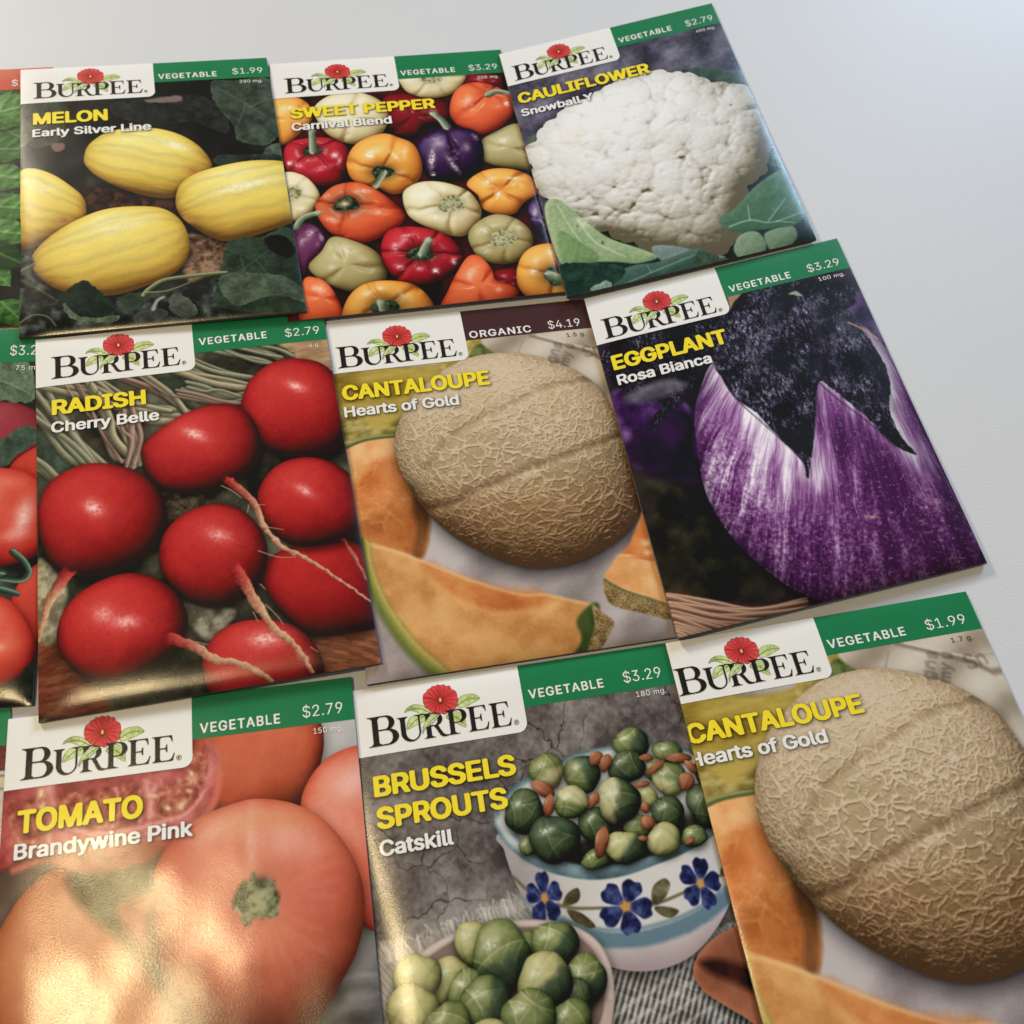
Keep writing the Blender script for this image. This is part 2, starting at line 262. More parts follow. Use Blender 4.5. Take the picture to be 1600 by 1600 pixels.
YEL = [(0, (92, 60, 14)), (.25, (162, 118, 30)), (.5, (208, 170, 52)), (.72, (228, 198, 82)), (.9, (238, 216, 114)), (1, (246, 234, 170))]
def leafy(A, pts, c, seed, vein=None, rag=.6, k=.8):
    def col(x, y, d):
        f = fbm(x, y, .35, 5, seed); f2 = fbm(x, y, 1.6, 3, seed + 2)
        return np.clip(C(*c) * (.55 + k * f + .35 * (f2 - .5) + .12 * np.clip(1 - d / 1.2, 0, 1))[..., None], 0, 1)
    b = A.poly(pts, col, soft=.15, rag=rag, seed=seed)
    if vein and b is not None:
        for v in vein: A.stroke(v, .5, .2, np.clip(np.array(c) * 1.5 + 14, 0, 255), .55, .3)
    return b
def melon_picture():
    A = Art((20, 20, 16))
    A.wash(lambda x, y: ramp(fbm(x, y, .09, 5, 41), [(.3, (8, 9, 7)), (.55, (26, 27, 22)), (.75, (46, 48, 40))]))
    leafy(A, [(0.1,18),(6.2,16.6),(14.4,17.3),(14.3,25.5),(12.2,34.3),(1.7,37.2),(-0.1,36.6)], (52, 60, 46), 42, ([(0.5,35),(7.3,27.6),(12.5,19.9)], [(6.1,28.4),(1.7,25.4)]))
    leafy(A, [(62.7,10.7),(70.9,10.8),(81.9,10.2),(84.4,24.9),(83.1,35.9),(77.7,41.8),(69.5,39.3),(68.2,31.9),(63.2,21.3)], (58, 68, 54), 43, ([(64.5,13.7),(73.2,22.1),(81.6,31.2)], [(73.2,22.1),(69.4,32.9)], [(75,23.6),(81.5,19.9)]), k=.9)
    leafy(A, [(29.2,18.5),(42.3,16.7),(58.2,17.1),(65.4,26.1),(65.9,35.4),(54.6,28.9),(42.8,29.7),(31.5,25.1)], (40, 42, 38), 44)
    leafy(A, [(77.6,43.6),(83.9,40.6),(83.6,48.6),(77.8,47.2)], (74, 84, 66), 45); leafy(A, [(61.1,45.7),(68.8,45.5),(83.1,46.8),(82.6,51.2),(63.2,50.2)], (46, 54, 46), 46)
    A.poly([(0.5,43.6),(6,40.7),(9,42.6),(1.7,45.4)], (120, 98, 84), soft=.4, rag=.5); A.poly([(9.7,35.8),(13.5,35.2),(13.4,38.7),(10.9,38.9)], (120, 92, 84), soft=.3, rag=.4)
    A.poly([(40.9,17.6),(51.5,16.5),(51.3,19.4),(42.1,19.1)], (120, 100, 92), soft=.4, rag=.5)
    A.poly([(20.4,55.5),(31.3,58.3),(48.3,62.4),(49.2,68.3),(35.8,65.3),(20.7,65.4)], lambda x, y, d: ramp(fbm(x, y, .5, 4, 47), [(.3, (26, 15, 11)), (.7, (84, 50, 36))]), soft=.8)
    A.poly([(49.1,78),(64,82.7),(67.6,89.4),(51.9,96.1),(48,93.4)], lambda x, y, d: ramp(fbm(x, y, .5, 4, 48), [(.3, (60, 40, 28)), (.7, (146, 112, 84))]), soft=.6)
    A.poly([(0.1,36.7),(9.1,38.3),(19.4,45.3),(19.2,55.4),(12,48.9),(0.1,45.2)], (14, 11, 9), soft=.8)
    def melon(p, axis, scar=None, hi=(), k=1.0, seed=1, stripes=5):
        b = A.star(p); A.drop(b, .1, .9, 2.2, .7)
        v, n = A.shade(b, (-.1, -.75, .65), 1.3)
        ca, sa = np.cos(axis), np.sin(axis)
        across = (-b['dx'] * sa + b['dy'] * ca) / b['R']; along = (b['dx'] * ca + b['dy'] * sa) / b['R']
        lat = across / np.sqrt(np.clip(1 - along ** 2 * .96, .05, 1)) + .12 * (fbm(b['x'], b['y'], .25, 3, seed) - .5)
        v = v * .66 + .30 + .06 * (fbm(b['x'] * ca + b['y'] * sa, (b['y'] * ca - b['x'] * sa) * 5, .25, 3, seed + 1) - .5) * 2 - .2 * b['t'] ** 8
        col = ramp(v * k, YEL)
        for j in range(stripes):
            s0 = -.85 + 1.7 * (j + .5) / stripes + .07 * np.sin(seed * 3.1 + j * 2.2)
            w = np.exp(-((lat - s0) / .075) ** 2) * (.45 + .5 * fbm(b['x'], b['y'], .5, 3, seed + j))
            f = (w * .75)[..., None]; col = col * (1 - f) + f * col * C(222, 222, 214) * np.array([.97, 1.0, 1.25], np.float32)
        A.put(b['sl'], b['m'], col)
        for h, rx, ry, an, al in hi: A.spot(h, rx, ry, an, (250, 240, 205), al, b, .5, seed)
        if scar:
            A.spot(scar, 3.2, 2.6, 0, (150, 104, 34), .5, b); A.spot(scar, 1.9, 1.6, 0, (206, 150, 62), .9, b, .4); A.spot(scar, 1.1, .9, 0, (128, 76, 34), .75, b, .8); A.spot(scar, .5, .4, 0, (190, 140, 84), .6, b)
        return b
    melon([(19.9,42.4),(21.5,36.8),(26.7,32),(33.8,30.3),(42.8,31.1),(50.3,34.5),(56.3,40.4),(59.6,47.3),(59.6,51.6),(57.6,55.7),(52.2,60.3),(46.5,62.4),(39.8,61.2),(31.3,57),(24.2,51.3),(20.6,46.3)], .35, [(53.9,51.1)][0], [([(49.3,39.7)][0], 5, 1.6, .5, .65)], seed=2)
    melon([(-3.7,49.9),(0.2,45.4),(4.7,45.5),(10.2,48.7),(15,53.4),(19.1,58.7),(20.4,64.6),(19.4,68.5),(13.4,74.2),(5.8,77.3),(-0,78.1),(-3.5,75.5),(-4.8,62.9)], .45, [(13.5,68.3)][0], [([(5.9,54.1)][0], 5, 1.8, .5, .3)], k=.95, seed=3)
    melon([(47.5,63.2),(49.4,56.7),(54.1,52.8),(62,50.1),(71.8,48.6),(82.8,49.2),(87.9,50.8),(90.8,58.9),(89.5,69),(82.2,75.7),(71.6,80.3),(62.2,82),(55.8,78.6),(50.1,72.4),(47.9,68.2)], -.28, [(50.1,72)][0], [([(69.4,59.4)][0], 9, 1.7, -.25, .75)], seed=4)
    melon([(3.7,82.4),(5.7,78.1),(10.5,73.1),(17.6,68.3),(25.5,65.1),(34.7,64.6),(43.1,66.4),(48.3,71.5),(50.5,78.9),(50,85.9),(46.3,91.7),(39,95.4),(28.4,98.6),(18.1,97.5),(10.2,94),(5.1,87.9)], -.28, None, [([(32.5,72.2)][0], 7, 1.4, -.25, .4)], seed=5)
    A.poly([(0.2,78.2),(4.6,83.3),(4,88.5),(11.3,96),(13.5,99.8),(0,108.2),(-0,88)], lambda x, y, d: ramp(fbm(x, y, .3, 5, 49), [(.3, (16, 17, 14)), (.55, (46, 50, 44)), (.8, (92, 96, 84))]), soft=.6)
    A.poly([(0,102.6),(16.9,100.2),(34.1,99.3),(51.8,97.6),(59.7,96.2),(59.6,116.8),(0,111)], lambda x, y, d: ramp(fbm(x, y, .28, 5, 50), [(.3, (12, 13, 11)), (.52, (38, 41, 37)), (.7, (72, 78, 68)), (.85, (120, 120, 100))]), soft=.8)
    leafy(A, [(61.5,84),(65.4,80.9),(73.5,80.7),(80.7,77.6),(83.2,87.9),(82.9,109.3),(74.4,110.6),(57.1,105.6),(58.5,96.1)], (44, 56, 42), 51, ([(78.8,83.5),(69.3,90.3),(62.6,97.3)], [(70,90.4),(75.6,100.2),(82.1,106.3)], [(66,93.1),(65.3,87.6)]), k=.9)
    leafy(A, [(58.6,95.3),(70.1,95.1),(80.6,99.3),(83.2,107.1),(73.9,103.8),(61.7,106.1)], (66, 78, 60), 52, k=.9)
    leafy(A, [(73.3,82.1),(79,81.1),(82.2,86.2),(79.9,89.9),(74.6,87)], (16, 26, 16), 53)
    leafy(A, [(11.2,98.9),(15.9,93.9),(19.4,92.4),(23.8,97.4),(27,102.5),(24.6,107.6),(17.9,104.7)], (30, 44, 34), 54, k=.8)
    leafy(A, [(28.3,100.1),(33,98.4),(37.5,100.4),(33.8,104.4),(29.3,103.8)], (52, 62, 48), 55); leafy(A, [(12.9,99.8),(18.4,105.5),(28,105.9),(26.8,107.9),(15.6,105.8)], (92, 104, 78), 56)
    leafy(A, [(44.6,99.7),(49.1,102.5),(51,107.8),(45.2,107.9),(43.1,104)], (70, 76, 62), 57); leafy(A, [(32.6,106.4),(38.5,104.2),(42.4,106.8),(39.3,109.3),(33.6,109.4)], (62, 66, 58), 58)
    gv = tube((44, 48, 28), (104, 110, 70), (160, 164, 116))
    A.stroke([(36.1,99.5),(37.7,97.5),(42,94.8),(49.1,94.1),(60.5,94)], 1.8, 1.2, gv, 1, .25); A.stroke([(36.7,98.8),(42.9,98.8),(49.5,96.6)], 1.0, .6, gv, .8, .25)
    A.stroke([(0.6,104.8),(4.5,103.1),(8.4,104.3),(10.5,107.4)], .9, .6, gv, .7, .25); A.stroke([(0.6,89.6),(4.5,93),(11.2,98.9)], 1.4, .8, gv, .4, .4); A.stroke([(38.4,104.9),(39.7,102.1),(41.6,100.9)], 1.2, .8, (170, 176, 160), .8, .3)
    A.stroke([(0.6,85.9),(4.6,84)], .7, .4, (140, 140, 110), .8, .3)
    return A

def pepper_picture():
    A = Art((52, 14, 16))
    A.wash(lambda x, y: ramp(fbm(x, y, .12, 4, 61), [(.3, (30, 9, 12)), (.6, (66, 16, 18)), (.8, (88, 26, 22))]))
    HUE = {'red': [(0, (52, 4, 12)), (.3, (116, 10, 22)), (.6, (172, 22, 36)), (.9, (204, 40, 50))], 'dark': [(0, (26, 4, 10)), (.4, (78, 10, 20)), (.9, (140, 22, 32))],
           'orange': [(0, (104, 26, 12)), (.3, (168, 52, 24)), (.6, (216, 82, 36)), (.9, (236, 116, 60))], 'yellow': [(0, (120, 60, 14)), (.3, (184, 100, 24)), (.6, (226, 144, 40)), (.9, (242, 178, 72))],
           'cream': [(0, (112, 84, 44)), (.3, (172, 146, 92)), (.6, (214, 196, 144)), (.9, (234, 222, 184))], 'olive': [(0, (72, 56, 26)), (.3, (118, 100, 54)), (.6, (160, 142, 84)), (.9, (192, 176, 120))],
           'purple': [(0, (14, 6, 18)), (.4, (34, 16, 40)), (.7, (58, 30, 66)), (.95, (100, 74, 116))], 'violet': [(0, (26, 6, 22)), (.5, (66, 20, 52)), (.9, (120, 60, 96))]}
    def pepper(p, hue, ctr=None, lobes=5, hi=(), stem=None, ph0=.3, deep=.5, seed=1, calyx=None, w=2.2):
        b = A.star(p); A.drop(b, .1, .7, 1.8, .8)
        c = np.array(ctr if ctr is not None else b['c'])
        ex, ey = b['x'] - c[0], b['y'] - c[1]; er = np.hypot(ex, ey) / b['rm']; ea = np.arctan2(ey, ex) + .25 * (fbm(b['x'], b['y'], .25, 3, seed) - .5)
        lob = np.abs(np.sin((ea - ph0) * lobes / 2)); crease = np.exp(-(lob / .28) ** 2) * smooth(0, .4, er) * (1 - .5 * smooth(.5, 1.4, er)) * deep
        dip = np.exp(-(er / .34) ** 2) * (1.0 if ctr is not None else 0)
        bump = -b['rm'] * (.20 * crease + .24 * dip)
        v, n = A.shade(b, (-.3, -.6, .75), 1.35, blur(bump.astype(np.float32), 3), 1.0)
        v = v * .64 + .32 - .22 * b['t'] ** 7 - .2 * crease - .22 * dip + .08 * (fbm(b['x'], b['y'], .4, 3, seed) - .5)
        H = unit(np.array(unit((-.3, -.6, .75))) + np.array([0, 0, 1.0])); sp = np.clip(n[0] * H[0] + n[1] * H[1] + n[2] * H[2], 0, 1) ** 70
        H2 = unit(np.array(unit((.7, -.2, .6))) + np.array([0, 0, 1.0])); sp2 = np.clip(n[0] * H2[0] + n[1] * H2[1] + n[2] * H2[2], 0, 1) ** 120
        col = ramp(v, HUE[hue]); f = np.clip(sp * .42 + sp2 * .25, 0, .8)[..., None] * (.6 + .8 * fbm(b['x'], b['y'], .6, 3, seed + 5))[..., None]
        A.put(b['sl'], b['m'], col * (1 - f) + f * C(250, 236, 220))
        for h, rx, ry, an, al in hi: A.spot(h, rx, ry, an, (252, 240, 226), al, b, .6, seed)
        if calyx is not None:
            cc, cr, kind = calyx
            if kind == 'recess':
                A.spot(cc, cr * 1.25, cr * 1.0, 0, (26, 20, 14), .8, b); pts = [(cc[0] + cr * (1 + .18 * np.sin(k * 2.4 + seed)) * np.cos(k * .7), cc[1] + .72 * cr * (1 + .2 * np.cos(k * 1.9 + seed)) * np.sin(k * .7)) for k in range(9)]
                A.poly(pts, lambda x, y, d: ramp(fbm(x, y, .9, 4, seed), [(.3, (20, 32, 22)), (.6, (50, 66, 46)), (.8, (84, 98, 70))]), soft=.25)
            else:
                A.spot(cc, cr * 1.2, cr, 0, (128, 104, 62), .6, b); pts = [(cc[0] + cr * (1 + .12 * np.sin(k * 2.1 + seed)) * np.cos(k * .7), cc[1] + .85 * cr * (1 + .12 * np.cos(k * 1.7)) * np.sin(k * .7)) for k in range(9)]
                A.poly(pts, lambda x, y, d: ramp(fbm(x, y, 1.3, 4, seed), [(.25, (92, 92, 60)), (.5, (150, 148, 104)), (.75, (196, 188, 140))]), soft=.3)
                A.spot(cc, cr * .4, cr * .35, 0, (196, 184, 140), .8); A.spot((cc[0] + cr * .1, cc[1] + cr * .1), cr * .16, cr * .14, 0, (110, 104, 70), .8)
        if stem is not None: A.stroke(stem, w, w * .8, tube((54, 64, 44), (116, 126, 96), (176, 180, 146)), 1, .2); A.spot(stem[-1], w * .45, w * .35, 0, (190, 188, 154), .7)
        return b
    pepper([(37.8,20.9),(46.2,19.7),(58.8,25),(59.7,32.9),(50.3,35.7),(45.6,40.9),(39.2,38.3),(37.3,30.6)], 'dark', None, 3, [([(50.7,28.1)][0], 1.2, 1.6, .4, .2)], seed=3)
    pepper([(66.3,12.6),(77.1,12.7),(80.3,15),(79.6,23.1),(70.8,24.2),(65.2,19.7)], 'dark', None, 2, seed=4)
    pepper([(43.6,6.3),(50.9,4.9),(63.7,6.1),(68.1,10.7),(66.5,15.7),(62.9,20.6),(55.6,22.7),(48.8,21),(44.9,16.6)], 'cream', [(55.7,12.1)][0], 6, (), None, .1, .45, 5, ([(55.6,12.3)][0], 3.8, 'flower'))
    pepper([(-1.4,19.8),(4.8,16.5),(11.3,20.1),(13,28),(8.3,35),(2.8,39.4),(-2.2,36.6)], 'yellow', None, 3, [([(5.8,22.4)][0], 2.5, 1.0, .3, .5)], ph0=1.2, seed=6)
    pepper([(13.7,23.3),(20.2,17.6),(30.5,17.7),(37.4,23.8),(37.9,32.5),(32.9,40.4),(24.8,41.8),(18,37.4),(14.6,30)], 'cream', None, 4, [([(22.3,32.8)][0], 5, 1.6, .3, .35)], seed=7)
    pepper([(67.2,46),(73.6,41.1),(82.5,38.2),(85.9,49),(85.3,59),(73.9,58.2),(66.6,53.7)], 'olive', None, 2, [([(74.8,45.9)][0], 4, 1.4, -.2, .35)], seed=8)
    pepper([(59.8,27.1),(63.1,19.5),(68.6,16.4),(75.5,17.9),(81.9,24.4),(81.3,32.3),(75.2,39.4),(68.5,42.2),(62.9,39),(59.5,33.8)], 'orange', [(74.8,22.1)][0], 4, [([(79.7,28.1)][0], 1.0, 1.4, 0, .8), ([(65.5,26.7)][0], 2.5, 1.5, .6, .3)], [(73.9,23.1),(77,21.7),(81.1,22.8)], .8, .6, 9, w=2.8)
    pepper([(35,45.2),(39.2,43.9),(49.5,46.8),(50.4,59.5),(44.5,64),(37.5,58)], 'dark', None, 3, seed=10)
    pepper([(45.1,47.3),(48.2,41.2),(53.5,37.2),(60.3,37.9),(66.4,40.3),(68,47),(66.5,56),(62.8,60),(54,61.8),(47.8,58.7),(45.6,53.6)], 'purple', [(56.9,37.4)][0], 5, [([(50.2,51.4)][0], 1.0, 4.2, .2, .75), ([(56.7,54.9)][0], .9, 3.8, -.35, .6), ([(53.4,42.6)][0], 2.2, 1.6, 0, .3), ([(49.8,58.5)][0], .8, .8, 0, .7), ([(66,43.1)][0], .8, 1.4, -.5, .5), ([(62.1,48.2)][0], 1.4, 1.8, 0, .2)], [(57.3,37.4),(55.8,33.5),(53.5,30.3)], .2, .9, 11, w=3.0)
    pepper([(2.2,45.2),(4.1,39.1),(8.8,37.6),(16,37.7),(21.3,40.5),(23.7,45.8),(22,54.5),(18.1,59.4),(11.1,59.1),(5.7,54.8),(2.8,50.1)], 'red', [(12,42.7)][0], 5, [([(18.9,46.2)][0], 1.1, 1.2, 0, .8), ([(4.2,48.1)][0], .7, 1.0, 0, .8), ([(6.7,49.2)][0], 2.2, 1.0, .7, .45), ([(14.2,51.8)][0], 3.4, 1.0, -.3, .35), ([(20.2,49)][0], .8, 1.8, .2, .5)], [(12.1,43.8),(12.2,39.1),(12.3,34)], 1.0, .55, 12, ([(11.9,43.4)][0], 3.0, 'recess'), 2.8)
    pepper([(20.6,59.9),(28.2,60.4),(31.6,64.2),(27.4,67.9),(20.1,64.6)], 'dark', None, 2, seed=14)
    pepper([(22.3,51),(24.6,44.1),(29,40),(35.8,38.1),(40.9,40.8),(45.1,44.5),(46.7,52),(45.5,58.9),(41.3,63.8),(35.9,65.7),(30.6,61.7),(23.9,58.3)], 'yellow', [(33.4,55.1)][0], 4, [([(30.2,47.4)][0], 1.4, 1.6, 0, .75), ([(38,48.3)][0], .7, 2.6, -.5, .6), ([(41.8,46.9)][0], 1.0, 1.8, .3, .5), ([(39,56.4)][0], 1.6, .8, 0, .4)], [(33.8,55.8),(32.2,58.7),(30.5,61.7)], .5, .6, 13, ([(33.5,55.8)][0], 3.6, 'recess'), 2.6)
    pepper([(77.9,75.6),(82.6,71.9),(86.1,80.8),(84.8,89.7),(79.3,88.2),(77.6,82.3)], 'purple', None, 4, [([(79.4,78.3)][0], .7, 2.4, .2, .5), ([(81.1,82.7)][0], .5, 2.0, -.4, .45)], deep=.8, seed=15)
    pepper([(1.4,53),(7.7,53.7),(11.7,59.3),(12.7,64.7),(9.7,70),(4.6,72.8),(0.5,70.5)], 'cream', [(3.9,61.8)][0], 5, [([(8.4,61.5)][0], 1.4, 1.2, 0, .5), ([(6.8,68)][0], 1.6, .9, 0, .5)], None, .4, .5, 16, ([(3.9,61.8)][0], 3.4, 'flower'))
    pepper([(59.8,64.2),(63.5,60.1),(69.2,58.2),(76.4,59.3),(81.7,63.1),(82.6,69.3),(76.9,74),(72.8,78.4),(67,78.1),(63,74.7),(62.6,69.5)], 'yellow', [(70.5,67.9)][0], 4, [([(66.8,64)][0], 1.5, 2.0, .2, .55), ([(69.2,69.5)][0], .9, 1.3, 0, .75), ([(75.6,63.2)][0], 2.4, .8, .1, .55)], None, .9, .8, 17)
    pepper([(11.1,67.7),(14,63),(18,59.7),(24.5,59.1),(29.9,62.3),(35,68.2),(38.6,74.3),(36.3,78.9),(29.5,83.1),(23.3,84.3),(16.3,80.7),(12.4,74.8)], 'orange', [(20.7,68.4)][0], 4, [([(26.6,63.2)][0], 2.2, .9, .2, .55), ([(15.6,74)][0], 2.2, 1.0, .5, .45), ([(29.5,72.4)][0], 3.0, 1.2, .3, .3), ([(15.2,64)][0], 1.2, 1.0, 0, .5)], None, .2, .5, 18, ([(20.8,68.2)][0], 4.2, 'recess'))
    A.spot([(20.2,67.8)][0], 1.6, 1.3, 0, (196, 160, 112), .95); A.spot([(20.3,68.1)][0], .8, .6, 0, (226, 200, 160), .8)
    pepper([(38.7,66.7),(41.4,62.8),(46.8,61.2),(53.8,62.9),(60.3,67.7),(62.7,75.7),(59.8,82.6),(54.2,85.7),(47.1,82.3),(39.8,75.7)], 'cream', [(53.7,72.1)][0], 5, [([(45.3,67.5)][0], 2.0, 1.2, .3, .4), ([(47.9,77)][0], 3.2, 1.2, .3, .45)], None, .5, .55, 19, ([(53.7,72.1)][0], 4.2, 'flower'))
    pepper([(56.7,86.4),(60,81),(66.4,78),(72.5,80),(76.6,85.4),(76.2,92),(71.8,97),(64.7,98.1),(58.7,94.6)], 'olive', [(67.1,88.3)][0], 5, [([(61.4,84.4)][0], 2.0, 1.2, -.4, .5), ([(73,84.2)][0], 1.6, 1.0, .6, .4), ([(61.3,92.4)][0], 1.6, 1.2, 0, .4)], None, .3, .4, 20, ([(67.1,88.3)][0], 4.0, 'flower'))
    pepper([(3.8,75.8),(8.8,74.6),(12.7,79.2),(12.9,86.3),(8.2,91.1),(4.9,95.6),(2.6,86.6)], 'violet', [(6.5,76.1)][0], 4, [([(8.8,78.4)][0], 1.2, 1.2, 0, .6), ([(12,80.7)][0], .7, 1.8, -.2, .4)], [(4.7,75.5),(7.1,72.1),(11.8,70.7)], .5, .7, 21, w=2.6)
    pepper([(7.5,91),(11.6,86.2),(15,81.1),(20.4,82.6),(27.2,87.4),(30.5,93.9),(28.8,100.7),(21.4,103.1),(13.5,99.5),(9.1,95.4)], 'olive', None, 3, [([(18.2,86.2)][0], 4.0, 1.6, .4, .35), ([(14,92.6)][0], 1.4, 1.0, 0, .3)], seed=22)
    pepper([(29.6,86.9),(32.3,80.8),(37.4,79.5),(44.8,81.2),(51.1,85.6),(54,92.3),(51.8,97.6),(46.2,101.4),(39.4,102.8),(33.6,100.6),(30.2,94.1)], 'red', [(41.6,90.7)][0], 6, [([(34,87.4)][0], 1.2, 2.0, .3, .55), ([(44.9,98.1)][0], 1.2, 1.0, 0, .7), ([(50.9,95)][0], 1.0, 1.4, 0, .6), ([(38.2,83.2)][0], 2.4, .8, -.1, .4), ([(34.3,95.2)][0], 1.6, 1.0, .6, .5), ([(40.2,96.7)][0], 1.2, .8, .2, .55)], [(41.8,91.1),(43.1,88.5),(44.5,85.9)], .2, .6, 23, ([(41.4,90.8)][0], 4.2, 'recess'), 3.0)
    pepper([(61.7,101),(69.3,100.4),(70.7,105.9),(66.3,109.9),(61.4,106.2)], 'dark', None, 2, seed=24)
    pepper([(47.4,105.9),(50.7,100.3),(55.4,94),(59.1,94.3),(61.9,99.5),(62.4,103.7),(67.5,106.3),(68.3,109.4),(60.2,116.4),(48,117.6),(42.6,114.1)], 'orange', None, 3, [([(55.7,99.5)][0], 2.6, 1.2, -.6, .3), ([(62.5,107.1)][0], 1.0, .8, 0, .6)], None, 1.4, .6, 25)
    pepper([(69.3,101.2),(72.9,94.6),(78.6,91.6),(85.6,92.2),(88.1,101.2),(84.8,113),(74.4,112.6),(69.1,108)], 'yellow', [(81.1,104.2)][0], 4, [([(74.6,101.9)][0], 1.0, 1.2, 0, .8), ([(81.2,94.9)][0], 1.6, 1.2, 0, .4)], [(79.2,104),(82.8,105.2),(84.4,106.6)], .4, .7, 26, ([(81.7,104.3)][0], 4.4, 'recess'), 4.0)
    pepper([(5.4,96.8),(9.6,96.1),(12.9,99.2),(15.3,105.4),(15.9,111.9),(3.9,111.7)], 'orange', None, 2, [([(10.5,100.4)][0], 1.2, 1.8, -.3, .4)], seed=27)
    pepper([(15.8,109.1),(19.1,103),(24.1,99.9),(31.3,100),(38.2,102.7),(42.4,109),(42.4,115.5),(27.5,117.7),(15.7,114)], 'yellow', [(28,108.2)][0], 4, [([(23.7,103.6)][0], 2.2, .9, -.4, .45), ([(27.4,102.2)][0], 1.0, .7, 0, .5), ([(34.2,105.7)][0], 2.4, .9, .3, .4)], [(27.8,109.9),(27.5,108.4),(27.2,107)], 1.2, .6, 28, ([(28.4,109.3)][0], 4.0, 'recess'), 2.8)
    return A

def cauliflower_picture():
    A = Art((84, 78, 92))
    A.wash(lambda x, y: ramp(fbm(x + y * .4, y, .10, 5, 71) * .8 + .2 * fbm(x, y, .8, 3, 72), [(.28, (46, 42, 52)), (.5, (84, 78, 90)), (.72, (122, 116, 128))]))
    A.poly([(1.2,48.1),(4.4,68.5),(5.7,94.4),(-1.3,111.3),(29.2,115.3),(85.1,109.7),(83.6,89.8),(83,59.1),(83.1,42.7),(82.5,62.9)], (28, 42, 36), soft=1.5)
    leafy(A, [(62.1,28.6),(68.3,29.3),(75.4,32.1),(81.9,36.6),(83.1,44.9),(73.9,41.9),(65,34.9)], (56, 74, 58), 73); leafy(A, [(75.4,44.5),(83.6,48.1),(82.8,62),(82.7,68.8),(79,61.8),(76.5,53)], (86, 118, 66), 74, ([(77.2,46.1),(80.8,54.3),(82,66.6)],))
    leafy(A, [(24.3,31.6),(34.2,30.5),(46.2,27.9),(35,27.5)], (70, 90, 66), 75); leafy(A, [(0.7,47),(5.2,41.3),(7.7,44.1),(3.8,50.9)], (86, 104, 76), 76); leafy(A, [(79.4,69.7),(83.2,71.9),(83.9,80.6),(77.7,76.9)], (60, 88, 56), 77)
    P = [(0.5,47.9),(4.5,44.1),(10.7,37.8),(19.1,33.1),(29.5,30.1),(40,27),(49.1,26.1),(59,28.2),(67.6,34.2),(76.1,40),(82.8,44.6),(82.9,53),(81.6,63.6),(80.3,71.9),(76.2,79.3),(69.9,83),(66.7,87.6),(62.4,94.5),(59,102.3),(51.7,108.2),(43.1,106.9),(33,102),(26.9,97.7),(18.7,90.1),(10.9,82.4),(2.8,71.8),(0.7,62.7)]
    b = A.star(P, [(40.8,64)][0])
    q = b['R'] + 1.5 * np.abs(np.sin(b['ph'] * 9 + 2.5 * vnoise(b['ph'] * 2 + 9, b['ph'] * 0, 3))) + .8 * np.abs(np.sin(b['ph'] * 23 + 1)) + .7 * (fbm(b['x'], b['y'], .8, 3, 80) - .5) - .9; b['m'] = np.clip((1 - b['r'] / q) * q * 8 + .5, 0, 1)
    A.drop(b, .2, .8, 2.0, .6)
    X, Y = b['x'], b['y']; rs = np.random.RandomState(77); big = np.zeros_like(X); small = np.zeros_like(X); x0, y0 = X[0, 0], Y[0, 0]
    def dome(H, cx, cy, r, amp, base=0.0):
        i0, i1 = max(0, int((cy - r - y0) * A.px)), min(X.shape[0], int((cy + r - y0) * A.px) + 2); j0, j1 = max(0, int((cx - r - x0) * A.px)), min(X.shape[1], int((cx + r - x0) * A.px) + 2)
        if i1 <= i0 or j1 <= j0: return
        d = ((X[i0:i1, j0:j1] - cx) ** 2 + (Y[i0:i1, j0:j1] - cy) ** 2) / (r * r); H[i0:i1, j0:j1] = np.maximum(H[i0:i1, j0:j1], np.where(d < 1, base + amp * np.sqrt(np.clip(1 - d, 0, 1)), 0))
    for k in range(460):
        cx, cy = X.min() + rs.rand() * np.ptp(X), Y.min() + rs.rand() * np.ptp(Y); R = 3.4 + 3.8 * rs.rand(); dome(big, cx, cy, R, R * .55, rs.rand() * 1.6)
        for q in range(16):
            aa = rs.rand() * 6.28; rr = R * np.sqrt(rs.rand()) * .95; r = .7 + 1.1 * rs.rand(); dome(small, cx + rr * np.cos(aa), cy + rr * np.sin(aa), r, r * .55, .3 * rs.rand())
    huge = np.zeros_like(X)
    for k in range(60): dome(huge, X.min() + rs.rand() * np.ptp(X), Y.min() + rs.rand() * np.ptp(Y), 8 + 4 * rs.rand(), 4.6, .6 * rs.rand())
    h = .55 * huge + big + .85 * small + .22 * fbm(X, Y, 1.6, 3, 87); hb = blur(h.astype(np.float32), 2.4)
    v, n = A.shade(b, (-.25, -.62, .72), 1.5, hb, .42)
    occ = np.clip(blur(hb, 14) - hb, 0, 2) * .11 + np.clip(blur(hb, 5) - hb, 0, 1) * .16
    vv = v * .66 + .34 - occ * 1.25 - .22 * smooth(.72, 1.05, b['t']) * smooth(-8, 22, b['dy'] + .4 * b['dx'])
    col = ramp(vv, [(.15, (92, 82, 56)), (.38, (150, 138, 112)), (.58, (188, 178, 160)), (.74, (210, 202, 188)), (.95, (230, 224, 213))])
    warm = smooth(.62, .85, fbm(X, Y, .12, 3, 89)) * .25; col = col * (1 - warm[..., None]) + warm[..., None] * col * C(250, 232, 206)
    A.put(b['sl'], b['m'], col)
    pale = [(0, (74, 92, 60)), (.4, (126, 146, 98)), (.7, (176, 188, 138)), (.95, (214, 218, 178))]
